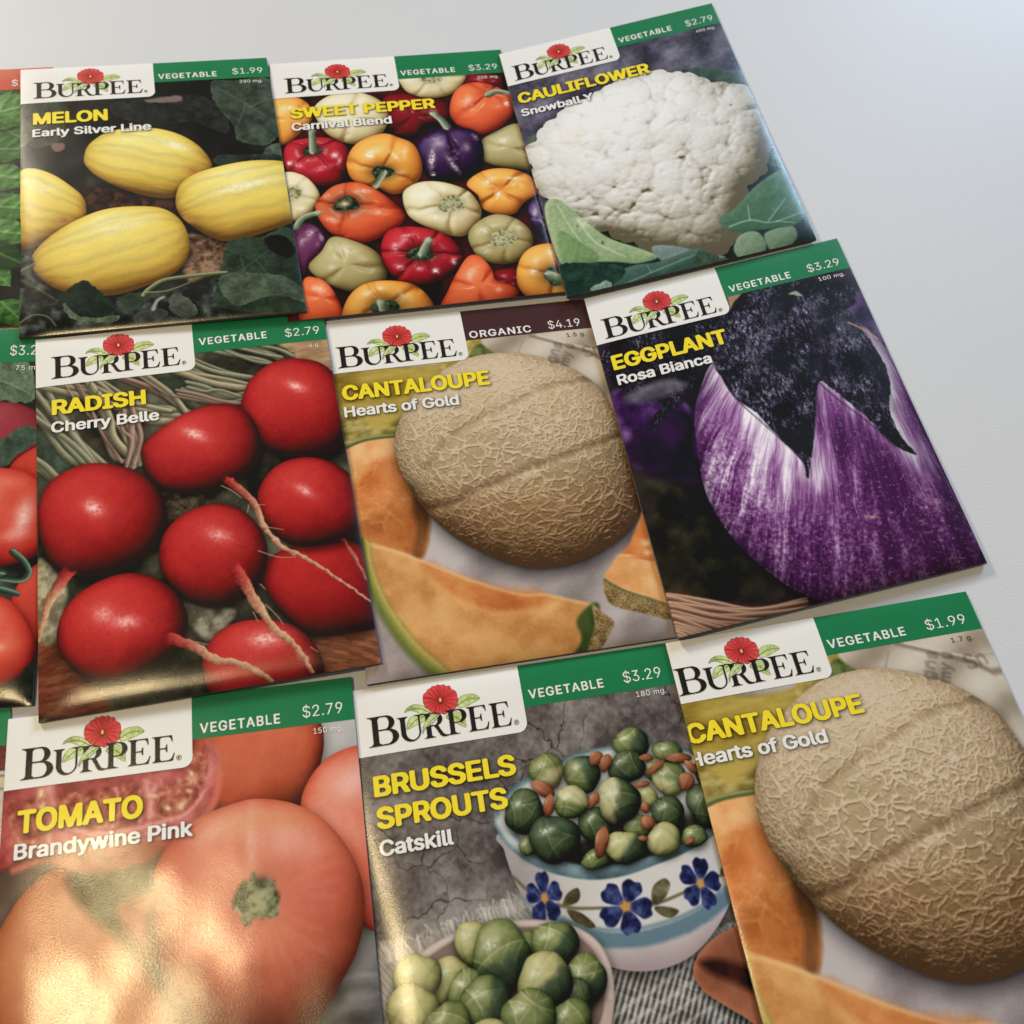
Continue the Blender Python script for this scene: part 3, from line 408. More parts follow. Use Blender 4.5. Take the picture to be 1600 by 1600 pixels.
    def leaf2(p, stops, seed, veins=(), soft=.3, light=(-.4, -.6, .7), vc=(196, 206, 164)):
        q = A.sdf(p); sl, d = q; m = np.clip(d / soft * .5 + .5, 0, 1); x, y = A.X[sl], A.Y[sl]
        hh = np.sqrt(np.clip(d, 0, 6)) * .9 + 1.2 * fbm(x, y, .3, 4, seed); gy, gx = np.gradient(blur(hh.astype(np.float32), 3), 1.0 / A.px)
        v = .5 - .35 * (gx * -light[0] + gy * -light[1]) * -1 + .22 * (fbm(x, y, 1.2, 3, seed + 1) - .5)
        A.put(sl, m, ramp(v, stops))
        for p2, w in veins: A.stroke(p2, w, w * .5, vc, .7, .3)
    leaf2([(1,73.2),(5.9,71.8),(11.3,80.7),(18.2,91.7),(26.7,98.5),(31.9,103.4),(25.1,104.1),(18.5,101.8),(10.3,99.6),(1.8,98.5),(-0,87.5)], pale, 91, (([(10.4,81.4),(13.7,92.2),(21.7,100.6)], .7), ([(5.3,74.4),(7.8,86.1),(11.2,95.9)], .5)))
    leaf2([(2.9,84.7),(8.3,89.8),(13.6,98.3),(8.6,100.4),(1.7,98.9)], [(0, (60, 80, 48)), (.5, (112, 138, 84)), (1, (166, 184, 126))], 92)
    A.spot([(12.1,83.7)][0], 3, 2.2, .4, (206, 206, 176), .7, None, .5)
    leaf2([(55.9,107.5),(58.7,103.1),(62.8,101.7),(65.9,103.6),(66.3,108.7),(63.2,111.7),(58,111.9)], [(0, (66, 86, 60)), (.5, (116, 138, 104)), (1, (158, 174, 140))], 93)
    leaf2([(66.9,104.6),(71,103.1),(76.6,103.4),(77,107.4),(73.5,110.3),(67.6,110.9)], [(0, (56, 76, 54)), (.5, (104, 128, 96)), (1, (150, 168, 134))], 94)
    leaf2([(30.8,99.6),(37.7,100.7),(48.8,107.2),(52.5,109.1),(44.7,111.2),(34.3,107.5)], [(0, (40, 60, 56)), (.5, (108, 124, 116)), (1, (176, 186, 176))], 97)
    leaf2([(54.7,94.9),(61.7,91.6),(71.3,84.8),(82.3,81.1),(83.2,91),(83,98.6),(77.8,103.3),(66.4,102.2),(58,100.7)], [(0, (30, 58, 38)), (.5, (62, 98, 66)), (1, (122, 152, 116))], 95, (([(57.4,98.4),(64.5,97.7),(71.1,100.5),(81.8,99.1)], .6), ([(64.5,97.7),(65.7,91.8)], .4), ([(70,99.7),(78.2,92.7)], .4), ([(72.6,100.5),(77.7,102.4)], .4)), vc=(170, 192, 160))
    leaf2([(13.3,110.6),(17.4,105.8),(23.6,104.5),(32,105.3),(45.8,103.8),(42.9,109.9),(34.5,111.8),(27.1,112.7),(18.1,114)], [(0, (26, 50, 42)), (.5, (58, 88, 74)), (1, (112, 138, 122))], 96, (([(17.6,110.5),(28.3,108.4),(43.5,105.8)], .5), ([(28.3,108.4),(27.6,105.7)], .3)), vc=(150, 172, 156))
    leafy(A, [(0.4,98.1),(12.9,100.7),(20.4,105.4),(13.4,110.2),(0.3,110.8)], (34, 58, 46), 98); leafy(A, [(45.3,104.5),(51.1,108.8),(54.8,110.6),(47,112.7),(42,110.5)], (60, 76, 58), 99); leafy(A, [(8,108.8),(14,107.9),(14.5,111.4),(10.1,111.8)], (130, 150, 130), 100)
    A.spot([(73.9,49.2)][0], .35, .35, 0, (60, 40, 30), .9); A.spot([(16,93.3)][0], .4, .8, .3, (60, 56, 30), .8); A.spot([(9.7,84.4)][0], .4, .7, .3, (90, 90, 50), .7)
    return A
def cantaloupe_picture():
    A = Art((164, 150, 142))
    A.wash(lambda x, y: ramp(fbm(x + y * .5, y, .05, 4, 111) + .10 * (fbm(x, y, 3, 2, 112) - .5), [(.3, (132, 118, 112)), (.5, (164, 148, 142)), (.7, (186, 172, 164))]))
    A.poly([(-1.4,12.6),(22,18),(43.6,18.2),(42.3,25.6),(24.5,39.6),(16,41.6),(2.4,41.3),(-4.1,38.9)], lambda x, y, d: ramp(fbm(x * .3, y * .8, .25, 4, 113), [(.3, (118, 92, 22)), (.5, (152, 124, 38)), (.7, (178, 152, 62))]), soft=.6)
    A.poly([(-0.4,42.5),(4.8,32.2),(12.3,37.9),(21.1,34.3),(18.4,43.4),(7.9,40.5)], lambda x, y, d: ramp(fbm(x * .5, y, .4, 4, 114), [(.3, (110, 92, 30)), (.6, (164, 144, 74)), (.8, (190, 172, 108))]), soft=.8)
    A.poly([(38.3,6.3),(49.1,12),(51.2,16.6),(43.2,20.7),(37.2,21.6),(33.3,19.5)], lambda x, y, d: ramp(fbm(x, y, .3, 3, 115), [(.3, (150, 126, 44)), (.7, (196, 172, 92))]), soft=.5)
    A.poly([(41.8,18),(44.5,13.1),(49.7,13.1),(50.3,15.6),(46.5,18.6)], lambda x, y, d: ramp(fbm(x, y, .4, 3, 116), [(.3, (66, 80, 32)), (.7, (112, 122, 62))]), soft=.3)
    # the rolled sheet of paper with its writing
    def paper(x, y, d):
        u = (x * .52 + y * .85); return ramp(.5 + .32 * np.sin(u * .42 + .6) + .12 * (fbm(x, y, .3, 3, 117) - .5), [(.1, (140, 122, 100)), (.45, (184, 166, 142)), (.9, (206, 192, 170))])
    A.poly([(47.1,10.9),(59.7,11.1),(81.2,9.7),(87.2,16.6),(83.9,42.6),(75.8,33.2),(67.5,23.8),(58.1,19.2),(49.8,16.4)], paper, soft=.5)
    A.stroke([(61.9,11.6),(70.8,15.7),(78.8,20),(83.9,24.1)], 1.0, 1.4, (112, 92, 74), .7, .5); A.stroke([(64.1,11.7),(72.3,15.5),(81.9,19.7)], .5, .5, (214, 200, 176), .8, .4)
    A.stroke([(59.3,13.2),(57,17.3),(58,20)], .4, .4, (140, 120, 100), .6, .3); A.stroke([(76.9,15.4),(82.3,18.2),(86.4,20.1)], .4, .4, (150, 130, 108), .5, .3)
    A.ink = [('gns', [(67.2,22.4),(70.9,15.7)], 3.0), ('my u', [(71.1,23.8),(74.4,16.4)], 3.0), ('Sn', [(77,21.3),(82.5,20.5)], 4.0)]
    P = [(16.1,43.1),(18.5,35.6),(23.4,28.2),(31.5,21.8),(39.3,17.8),(48.3,16.4),(58.4,17.7),(67.9,22.1),(75.5,28),(79.7,35.3),(81.7,45.5),(82.1,58.3),(81.8,70.4),(79.3,75.6),(72.3,81.2),(62.5,85.1),(52.8,86.5),(43.8,84.8),(35.5,79.8),(28,73.7),(22,65.7),(18.4,57.9),(16.2,50.1)]
    # orange halves behind
    def flesh(dark, mid, lite, seed, f=.3):
        return lambda x, y, d: ramp(.5 + (fbm(x, y, f * .5, 5, seed) - .5) * .75 + .10 * (fbm(x, y, 2.2, 2, seed + 1) - .5), [(.25, dark), (.5, mid), (.76, lite)])
    w = A.poly([(-0.4,42.5),(7.9,40.8),(16.4,40.7),(20.3,49.8),(22.7,60.7),(21.5,70.7),(18.8,78),(12.6,75.7),(4.1,71.9),(1.8,63.6)], flesh((196, 128, 62), (222, 156, 88), (232, 182, 122), 118), soft=.3)
    A.poly([(2.7,56.4),(6,50.9),(13.2,47),(19.1,48.2),(18.5,57.1),(15.9,61.9),(9.1,63.2),(3.8,63.1)], flesh((176, 88, 32), (200, 112, 48), (216, 142, 78), 119), soft=1.6, rag=.8)
    A.poly([(3.6,65.3),(9.1,63.2),(17.9,57.1),(20.8,64.8),(21.5,70.7),(18.8,78),(12.6,75.7),(4.1,71.9)], flesh((140, 72, 26), (176, 98, 40), (200, 124, 58), 120), soft=1.2, rag=.5)
    A.poly([(18.8,60.1),(22.6,65.1),(21.4,72.1),(18.6,78.7),(16.3,77.3),(18.3,70.2)], flesh((84, 50, 24), (112, 66, 32), (140, 84, 42), 121), soft=.8)
    A.stroke([(0.2,42.9),(7.9,40.6),(16.5,40.5)], 1.5, 1.2, tube((56, 66, 30), (104, 112, 58), (150, 150, 92)), 1, .3)
    for k in range(26):
        r = np.random.RandomState(k); a = [(3.3,50.6),(19.4,46.7),(15.2,66.9),(3.7,69.6)]; u, v2 = r.rand(2)
        p = np.array(a[0]) * (1 - u) * (1 - v2) + np.array(a[1]) * u * (1 - v2) + np.array(a[2]) * u * v2 + np.array(a[3]) * (1 - u) * v2
        A.stroke([p, p + r.randn(2) * 1.2 + (1.2, .6)], .5, .2, (236, 176, 108), .3, .5)
    b = A.star(P, [(48.8,52.2)][0]); A.drop(b, -.2, 2.6, 4.0, .55); A.drop(b, .3, .6, 1.0, .4)
    X, Y = b['x'], b['y']
    ax = unit(np.array([(74.7,38.1)][0]) - np.array([(17.7,58.5)][0])); across = (-b['dx'] * ax[1] + b['dy'] * ax[0]) / b['R']; along = (b['dx'] * ax[0] + b['dy'] * ax[1]) / b['R']
    sw = 1 / np.sqrt(np.clip(1 - b['t'] ** 2 * .72, .2, 1))
    ex = along * sw * 26 + 2.2 * (fbm(X, Y, .28, 3, 122) - .5) * 2; ey = across * sw * 26 + 2.2 * (fbm(X, Y, .28, 3, 123) - .5) * 2
    def net(fx, fy, seed, w):
        f1, f2, c = worley(ex * fx, ey * fy, seed); return np.exp(-((f2 - f1) / w) ** 2)
    def part(f, seed, lo, hi): return smooth(lo, hi, fbm(X, Y, f, 3, seed))
    dense = smooth(.45, .60, fbm(X, Y, .10, 3, 130) + .18 * smooth(.55, .95, b['t']))
    rid = np.maximum(net(.165, .20, 124, .075) * part(.35, 142, .28, .40), net(.235, .29, 126, .10) * part(.40, 143, .36, .48))
    rid = np.maximum(rid, net(.42, .52, 128, .14) * (.2 + .55 * dense) * part(.5, 144, .36, .5)); rid = np.maximum(rid, net(.70, .84, 132, .18) * dense * .45)
    gro = np.zeros_like(X)
    for gp, gw in (([(23.9,52.6),(32.3,43.3),(40,39.2),(47.6,36.2),(61.6,31),(70.7,29.7),(80.2,30)], 1.0), ([(20.8,64.8),(30.3,63.9),(37.5,61.1),(50.6,57),(59.5,54.8),(69.3,52.2),(80.7,49.4)], 1.1)):
        G = spline(gp, False, 12); d2 = np.full(X.shape, 1e9)
        for gx, gy in G: d2 = np.minimum(d2, (X - gx) ** 2 + (Y - gy) ** 2)
        d = np.sqrt(d2); gro = np.maximum(gro, np.exp(-(d / (gw * (.9 + 1.2 * fbm(X, Y, .2, 3, 140)))) ** 2) * smooth(.12, .36, fbm(X, Y, .09, 2, 141) + .25 * (1 - b['t'])))
    hh = blur((rid * (1 - .75 * gro)).astype(np.float32), 1.0) * .95 - 1.05 * gro
    v, n = A.shade(b, (-.1, -.80, .62), 1.5, blur(hh.astype(np.float32), .8), .62)
    v0, _ = A.shade(b, (-.15, -.7, .72), 1.5)
    val = .44 * v + .24 * v0 + .26 + .20 * rid - .12 * gro - .10 * b['t'] ** 10
    skin = ramp(val, [(.1, (74, 54, 36)), (.35, (116, 90, 62)), (.55, (148, 121, 88)), (.75, (178, 149, 113)), (.95, (206, 181, 147))])
    grn = (np.clip(1 - rid, 0, 1) * .35 * smooth(.3, .7, fbm(X, Y, .08, 3, 131)))[..., None]; skin = skin * (1 - grn) + grn * skin * C(222, 232, 190)
    low = (smooth(.15, .75, b['dy'] / b['R'] + .12) * .35)[..., None]; skin = skin * (1 - low) + low * skin * C(246, 196, 140)
    A.put(b['sl'], b['m'], skin)
    A.spot([(18.4,59)][0], 2.0, 3.6, -.5, (52, 36, 20), .85, b, .5); A.spot([(18.2,57.1)][0], .9, 1.4, -.4, (74, 70, 34), .8, b, .3); A.spot([(18.9,61.3)][0], .8, 1.4, -.5, (94, 78, 40), .7, b)
    # wedge in front and the cut piece on the right
    fr = A.poly([(3.9,72.1),(7.8,73.2),(13.8,76.6),(20.9,81.1),(28.6,85.7),(35.1,89.2),(42.4,92.3),(49.3,93.5),(54.8,95.7),(61.1,98.3),(60,104.4),(57.2,109.9),(55.5,116),(26.7,115.2),(16.8,108.1),(10.5,100.2),(5.7,89),(4.1,79.3)], flesh((182, 116, 54), (208, 148, 80), (222, 170, 104), 132, .25), soft=.25)
    A.drop(fr, .3, .4, 1.0, .0)
    A.poly([(18.5,79.9),(25.6,84),(35.1,89.4),(48.7,93.3),(46.6,97.1),(36.3,96.9),(26.9,92.2),(21.3,86.6)], flesh((176, 92, 36), (198, 116, 52), (212, 140, 72), 133), soft=1.8, rag=.6)
    A.stroke([(20.2,85.9),(26.8,92.5),(36.3,97.2),(46.5,97.6),(52,96.6)], 1.4, 1.0, (236, 178, 104), .45, 1.0, .4); A.stroke([(4.6,72.6),(15,77.5),(29.2,86.1),(42.3,92.6),(49.9,93.9),(60.8,98.4)], .7, .6, (240, 190, 124), .55, .5)
    A.stroke([(4,72.4),(4,78.6),(5.5,87),(8.7,95.4),(13.1,103.4),(18.9,110.3)], 3.0, 4.2, tube((74, 88, 26), (126, 132, 52), (182, 160, 78)), .95, .9)
    A.poly([(56.1,101.9),(60.9,98),(63,98.9),(60.5,105.2),(57.8,111.3),(52.6,111.7),(56.2,107.1)], flesh((40, 58, 20), (74, 86, 34), (118, 118, 60), 134), soft=.5)
    def rind(x, y, d):
        f1, f2, c = worley(x * .9 + 1.6 * fbm(x, y, .6, 3, 3), y * 1.2 + 1.6 * fbm(x, y, .6, 3, 4), 135); return ramp(np.exp(-((f2 - f1) / .25) ** 2) * .28 + .7 * fbm(x, y, .5, 4, 136), [(.15, (88, 66, 30)), (.45, (134, 106, 62)), (.8, (176, 148, 98))])
    A.poly([(61.1,98.3),(63.2,100.6),(65.8,103.7),(64.3,106.4),(61.1,109.8),(56,113.5),(57.8,108.7),(60.5,103.9)], rind, soft=.25)
    A.poly([(66,91.8),(71.3,96.1),(76.6,98.9),(82.9,100.9),(84.5,104.8),(80.4,105),(74.3,102.7),(66,98.7)], rind, soft=.3); A.stroke([(66.2,91.9),(71.3,96.1),(81.6,100.5)], .9, .9, (96, 100, 48), .9, .4)
    A.poly([(71.2,85.6),(74.2,85.9),(79.4,88.2),(85.9,89.5),(84.2,100.7),(76.8,98.4),(70.8,95.3),(66.3,91.2),(68.6,88.4)], flesh((204, 134, 66), (222, 158, 90), (232, 184, 128), 137), soft=.25)
    A.poly([(72.2,85.8),(75.3,82.7),(79.8,76.1),(81.8,73.4),(85.9,74),(86,89.2),(79.5,87.9)], flesh((196, 100, 38), (214, 128, 58), (226, 156, 90), 138), soft=.4)
    A.spot([(80.2,83)][0], 1.2, 1.0, 0, (250, 230, 200), .7); A.spot([(80,85.8)][0], 1.2, .8, 0, (250, 226, 190), .6); A.spot([(73.8,86)][0], 2.2, .5, .2, (244, 206, 150), .6)
    return A

def eggplant_picture():
    A = Art((36, 27, 32))
    A.wash(lambda x, y: ramp(fbm(x, y, .08, 5, 141), [(.3, (16, 12, 14)), (.5, (36, 28, 34)), (.75, (58, 46, 56))]))
    glow = lambda x, y, d: ramp(fbm(x, y, .12, 4, 142), [(.3, (20, 18, 14)), (.6, (44, 42, 30)), (.8, (62, 60, 42))])
    A.poly([(3.2,61),(19.2,61.9),(19.8,85.6),(28.6,103.6),(10.2,103.4),(-0.5,97.9)], glow, soft=4)
    A.poly([(-0.3,37.2),(5.8,35.2),(20.5,37.8),(21.4,48.6),(16.2,56),(7.3,60.4),(1.8,60.7),(0.1,51.6)], lambda x, y, d: ramp(fbm(x + y, y - x, .12, 4, 143) + .25 * np.exp(-d / 1.5), [(.3, (26, 12, 34)), (.55, (62, 30, 76)), (.85, (122, 82, 136))]), soft=1.2)
    A.poly([(0.5,53.5),(9.9,47.2),(20.2,47.3),(21.3,57.3),(18.4,70),(7.7,67.2),(1.8,60.7)], lambda x, y, d: ramp(fbm(x, y, .1, 3, 144), [(.3, (16, 10, 18)), (.7, (50, 26, 56))]), soft=1.6)
    A.poly([(74,21.6),(82.2,22),(82.7,37.9),(80.5,39.2),(76.2,29.2)], lambda x, y, d: ramp(fbm(x, y, .2, 3, 145) + .2 * np.exp(-d / .8), [(.3, (28, 18, 36)), (.7, (92, 64, 100))]), soft=.6)
    def fuzz(seed, k=1.0):
        def f(x, y, d):
            a = fbm(x + y * .3, y - x * .2, .16, 4, seed); g = fbm(x * 1.1, y * .55, 1.5, 4, seed + 1); s2 = smooth(.55, .75, fbm(x * 2.6 + y * .8, y * 1.6, 1.5, 3, seed + 2)) * smooth(.32, .6, a)
            v = a * .72 + (g - .5) * .95 - .02
            c = ramp(v * k, [(.18, (14, 11, 16)), (.38, (30, 25, 35)), (.52, (60, 54, 68)), (.68, (102, 97, 110)), (.85, (138, 132, 148))])
            return np.clip(c + (s2 * .32)[..., None] * C(200, 192, 214), 0, 1)
        return f
    A.poly([(46,12.4),(49.8,8.4),(59.8,9.2),(77.5,16.5),(80.7,21.5),(75.7,26.1),(58.2,24),(45.8,21.4)], fuzz(150), soft=.4, rag=.6)
    A.poly([(59.1,17.5),(63.5,15.7),(65.4,19.9),(62.2,19.7)], (150, 148, 124), soft=.3); A.poly([(43.6,10.7),(47.4,12.3),(45.7,16.4),(42.7,16.5)], (160, 122, 90), soft=.5, rag=.4)
    A.poly([(2.2,19.8),(22.7,17.8),(43.6,17.8),(44.1,26.9),(34.8,35.8),(21.4,43.1),(14.8,46.8),(9.8,50.7),(9.6,47.1),(14.2,43),(6.5,39),(1.4,30.2)], fuzz(153, .85), soft=.6, rag=.8)
    A.poly([(4.4,37.5),(16.3,35.3),(22.6,38.9),(14.7,41.3),(6,40.7)], lambda x, y, d: ramp(fbm(x, y, .2, 3, 146), [(.3, (70, 66, 70)), (.7, (112, 104, 112))]), soft=1.2)
    A.poly([(23.8,40.1),(29.8,36.2),(32.3,33.2),(25.1,44.2),(19.2,59.3),(18,56.4),(21.4,48.6),(19.9,42.7)], (34, 24, 30), soft=.6)
    # basket edge
    A.poly([(0.2,98),(11.5,103.7),(27.1,108.3),(36.6,109.2),(30.2,127.6),(-6.1,118.9)], (70, 44, 32), soft=1.0)
    for k in range(16):
        x0 = 345 + k * 3; y0 = 1385 + k * 11; p = [(x0, y0), (x0 + 160, y0 + 34 + k * 2), (x0 + 330, y0 + 44 + k * 3), (x0 + 520, y0 + 20 + k * 2)]
        r = np.random.RandomState(k + 5); A.stroke([tuple(B3Z(a, c + r.randn() * 6)) for a, c in p], 1.1 + r.rand() * .6, 1.0, tube((82, 50, 38), (150, 108, 84), (204, 168, 138)), .95, .25)
    # the fruit
    P = [(20,57),(22,48.7),(26.1,40.8),(32.3,33.2),(43.2,29.5),(57.3,26.7),(73.2,28.4),(80.9,38.3),(83.8,53.2),(84.4,70.9),(83.3,91.1),(82.7,110.6),(75.9,113.3),(63.3,113.1),(56.4,112.8),(46.6,112.8),(39.7,110.6),(31.2,104.3),(23.4,93),(19.3,82.4),(17.9,71.6)]
    b = A.star(P, [(47.5,69.5)][0]); A.drop(b, -.6, .8, 2.4, .8); X, Y = b['x'], b['y']
    tip = np.array([(77.8,-16)][0]); ang = np.arctan2(X - tip[0], Y - tip[1]); rad = np.hypot(X - tip[0], Y - tip[1])
    su = ang * 60 + .55 * (fbm(X, Y, .10, 3, 151) - .5) * 2 + .10 * (fbm(X, Y, .9, 3, 152) - .5); sv = rad
    st = fbm(su * .55, sv * .05, 1.0, 4, 155); st2 = fbm(su * 2.4, sv * .11, 1.0, 4, 157); st3 = fbm(su * 5.0, sv * .30, 1.0, 3, 158); sp = fbm(X, Y, 1.3, 4, 162)
    cal = [(38.5,23.3),(46.8,12.6),(57.9,14.9),(74.5,24.8),(77.9,35.6),(79.3,44.5),(78.9,52.7),(75,62.3),(74.8,70.9),(76.7,77.1),(72.1,72.9),(68.2,63.2),(64.7,56),(62.8,52.6),(59.5,48),(55.6,56.1),(50.8,67),(46.1,76.1),(46,70.7),(42.5,62.2),(38.9,53.3),(34.7,46.8),(32.9,39),(32.3,33.2)]
    q = A.sdf(cal, pad=30, n=4); dc = np.full((A.ny, A.nx), -60.0); dc[q[0]] = q[1]; dc = dc[b['sl']]
    near = np.exp(np.clip(dc, -60, 0) / 5.0); inner = np.array([(44.7,54.9)][0])
    broad = np.exp(-(((X - [(35.8,68)][0][0]) / 9) ** 2 + ((Y - [(35.8,68)][0][1]) / 22) ** 2)) * .55 + np.exp(-(((X - [(51.3,73.8)][0][0]) / 3.6) ** 2 + ((Y - [(51.3,73.8)][0][1]) / 12) ** 2)) * .6 + np.exp(-(((X - [(78.1,58.8)][0][0]) / 4.0) ** 2 + ((Y - [(78.1,58.8)][0][1]) / 13) ** 2)) * .8
    left = smooth(.35, -.5, b['dx'] / b['R'])
    wht = -.02 + near * .6 + broad * .5 + (st - .5) * 1.1 + (st2 - .5) * (.5 + .3 * left) + (st3 - .5) * .3 + (sp - .5) * .9 * smooth(-2, -20, dc) + .16 * left
    wht = wht - .40 * np.exp(-(((X - [(60.8,64.5)][0][0]) / 5) ** 2 + ((Y - [(60.8,64.5)][0][1]) / 9) ** 2)); wht = np.maximum(wht, -.16 + .1 * wht)
    v0, n = A.shade(b, (-.3, -.35, .85), 1.5)
    col = ramp(wht, [(-.45, (40, 16, 42)), (-.1, (74, 30, 74)), (.18, (104, 50, 102)), (.42, (142, 96, 138)), (.68, (186, 158, 178)), (.95, (222, 208, 210)), (1.2, (234, 228, 222))])
    spk = smooth(.62, .8, fbm(su * 1.6, sv * .9, 1.6, 3, 159)) * smooth(.5, .2, wht) * .35
    col = col * (1 - spk[..., None]) + spk[..., None] * C(206, 180, 192)
    col *= np.clip(.82 + .28 * v0 - .22 * b['t'] ** 10, .4, 1.1)[..., None]
    A.put(b['sl'], b['m'], np.clip(col, 0, 1))
    A.stroke([(18.8,61.8),(20.5,55.4),(22.6,48),(26.7,40.9)], 1.6, .8, (78, 40, 96), .6, .8)
    A.poly([(57.7,37.5),(58.7,46.2),(59.4,48.2),(55.3,56.9),(49.7,67.5),(46.5,75),(47.2,69.4),(42.6,61.3),(37.1,49.3),(34.3,37.5),(36.9,28.7),(48.6,28.2)], (18, 14, 20), soft=2.0, a=.25)
    cb = A.poly(cal, fuzz(160), soft=.22, rag=.35)
    A.stroke([(47.1,71),(46.6,74.2),(46,76.5)], .7, .25, (22, 16, 20), 1, .15); A.stroke([(58.2,48.8),(55.8,56.2),(51.4,65.4)], .5, .4, (20, 16, 22), .6, .4)
    A.stroke([(59.2,48.1),(62.1,54.4),(67.8,64.3),(71.9,73.5)], .5, .3, (16, 12, 18), .6, .3); A.stroke([(32.4,34.1),(34.7,46.8),(42.3,62.1),(46.3,70.8)], .4, .4, (18, 12, 20), .6, .3)
    for p, w in (([(66.7,23.5),(64.8,35.7),(59.8,46.5)], 2.6), ([(73.2,28.4),(75,43.3),(75.1,61.5)], 2.0), ([(56.1,20.4),(49.2,31.3),(38.6,44.2)], 2.4), ([(73,31.2),(67,41),(65.5,51.7)], 1.8)):
        A.stroke(p, w * 1.6, w * .8, (128, 122, 142), .30, 2.2, .8); A.stroke([(x + 1.8, y + .6) for x, y in p], w, w * .6, (8, 6, 10), .35, 1.6, .8)
    A.stroke([(74.7,31),(77.6,34.1),(80.8,38.5)], .6, .5, (196, 148, 108), .8, .3); A.spot([(58.3,91.3)][0], 2.0, .6, .3, (214, 170, 150), .5, b, .9); A.spot([(76,91.1)][0], 3.0, 1.2, .6, (190, 140, 160), .35, b, .9)
    return A

def tomato_skin(A, p, stops, L=(-.25, -.7, .7), c=None, hi=(), k=1.0, seed=1, amp=.6, base=.34, drop=(.0, 1.2, 3.0, .6), pw=1.35):
    b = A.star(p, c)
    if drop: A.drop(b, *drop)
    v, n = A.shade(b, L, pw)
    v = v * amp + base + .12 * (fbm(b['x'], b['y'], .16, 4, seed) - .5) * 2 - .16 * b['t'] ** 9
    A.put(b['sl'], b['m'], ramp(v * k, stops) * (1 + .05 * (fbm(b['x'], b['y'], 2.5, 2, seed + 3) - .5))[..., None])
    for h, rx, ry, an, al, col in hi: A.spot(h, rx, ry, an, col, al, b, .15, seed)
    return b
def tomato_picture():
    A = Art((98, 78, 66))
    A.wash(lambda x, y: ramp(fbm(x, y, .06, 4, 171), [(.3, (76, 56, 44)), (.5, (98, 76, 62)), (.7, (122, 100, 84))]))
    A.poly([(74.6,8),(87.4,9.7),(86.3,20.2),(79.5,18.7),(74.2,20.9),(71.2,22.8)], lambda x, y, d: ramp(fbm(x, y, .1, 3, 172), [(.3, (168, 158, 150)), (.7, (190, 182, 174))]), soft=.8)
    A.poly([(73,57.3),(90.6,54.7),(89.2,109.4),(46.3,102.9),(67.3,77.6)], lambda x, y, d: ramp(fbm(x, y * 2, .08, 4, 173), [(.3, (62, 54, 46)), (.5, (92, 84, 74)), (.7, (128, 118, 106))]), soft=2)
    A.stroke([(73.2,68.1),(78.5,67.6),(85.8,68.5)], .8, .8, (150, 146, 140), .6, .6); A.stroke([(72,70.3),(78.3,69.8),(85.5,70.8)], 1.2, 1.2, (70, 62, 54), .6, 1.2)
    OR = [(0, (50, 12, 6)), (.3, (110, 36, 18)), (.55, (168, 64, 36)), (.8, (200, 92, 58)), (1, (214, 118, 84))]
    tomato_skin(A, [(43.2,13.9),(46.7,7.9),(54.9,5.4),(65.3,6.2),(73.3,9.6),(74.6,15.1),(72.9,21.9),(69.6,28.2),(62.7,31.7),(53.9,31.6),(47.3,28.5)], OR, (-.1, -.55, .8), seed=174, k=.95, amp=.72, base=.22)
    tomato_skin(A, [(68.1,29.7),(70.5,23.8),(75.4,19.3),(82.5,17.3),(90,18.4),(93.3,30.3),(91.1,49.6),(86.8,59.2),(80.5,57.8),(76,47.5),(70.2,36)], [(0, (90, 24, 12)), (.4, (178, 62, 40)), (.7, (212, 96, 66)), (1, (230, 150, 124))], (-.2, -.4, .9), hi=[([(80.6,25.8)][0], 5, 3, -.6, .5, (238, 196, 180))], seed=175)
    # cut tomato at the top left
    A.poly([(-4.1,17.2),(15.4,16.7),(29.8,17.2),(43.1,16.8),(46.6,11.4),(49.1,14.7),(49.5,19.9),(48.5,25.4),(46.2,28.9),(40.7,32),(34.2,35.4),(25.6,37.9),(17.2,36.7),(9.6,33),(-2.9,34.4)], lambda x, y, d: ramp(fbm(x, y, .14, 5, 176) - .22 * np.exp(-d / 1.0), [(.2, (132, 46, 42)), (.42, (172, 72, 68)), (.6, (196, 100, 92)), (.8, (214, 140, 126))]), soft=.3)
    A.stroke([(46.9,11.8),(49.3,15.3),(49.3,20.4),(47.9,26.4),(44.5,30.3)], 1.0, 1.2, (196, 104, 92), .7, .5)
    for p in ([(11.5,20.4),(17.2,19.6),(24.8,19.5),(30.9,19.6),(32.5,24.9),(29.8,28.9),(22.8,29.5),(15.8,28),(12.5,24.9)], [(34.7,22.4),(38.6,20.7),(43.1,19),(45.6,21.1),(44.7,24.9),(40.7,28.2),(36.9,29.3),(34.7,26.8)], [(1.6,21.2),(5.2,19.8),(9.3,19.8),(10.6,25.7),(10,30.4),(5.3,30.8),(2.4,26.7)], [(42.6,14.4),(46,14.3),(47,18.4),(44.7,20.9),(43.1,19)]):
        A.poly(p, lambda x, y, d: ramp(fbm(x, y, .5, 4, 177) - .1 * np.exp(-d / .6), [(.2, (112, 34, 30)), (.45, (150, 60, 50)), (.65, (184, 100, 76)), (.85, (206, 148, 112))]), soft=.5, rag=.7)
    for p, w in (([(10.2,16.9),(11.5,23.6),(11.1,30.1),(13.9,34.1)], 3.4), ([(32.5,19.3),(33.7,25.6),(33.1,30.9),(37.4,33.7)], 2.8), ([(13.1,26.6),(22.3,30),(32,29.7),(41.8,27.8),(46.4,22.9)], 2.4), ([(25.4,20),(26.5,24.6),(25,28.7)], 1.6)):
        A.stroke(p, w, w * .7, lambda c, al, x, y: ramp(.6 - .5 * np.abs(c) + .4 * (fbm(x, y, .6, 3, 184) - .5), [(.1, (176, 82, 74)), (.5, (212, 132, 118)), (.8, (226, 166, 150))]), .85, .5, .5)
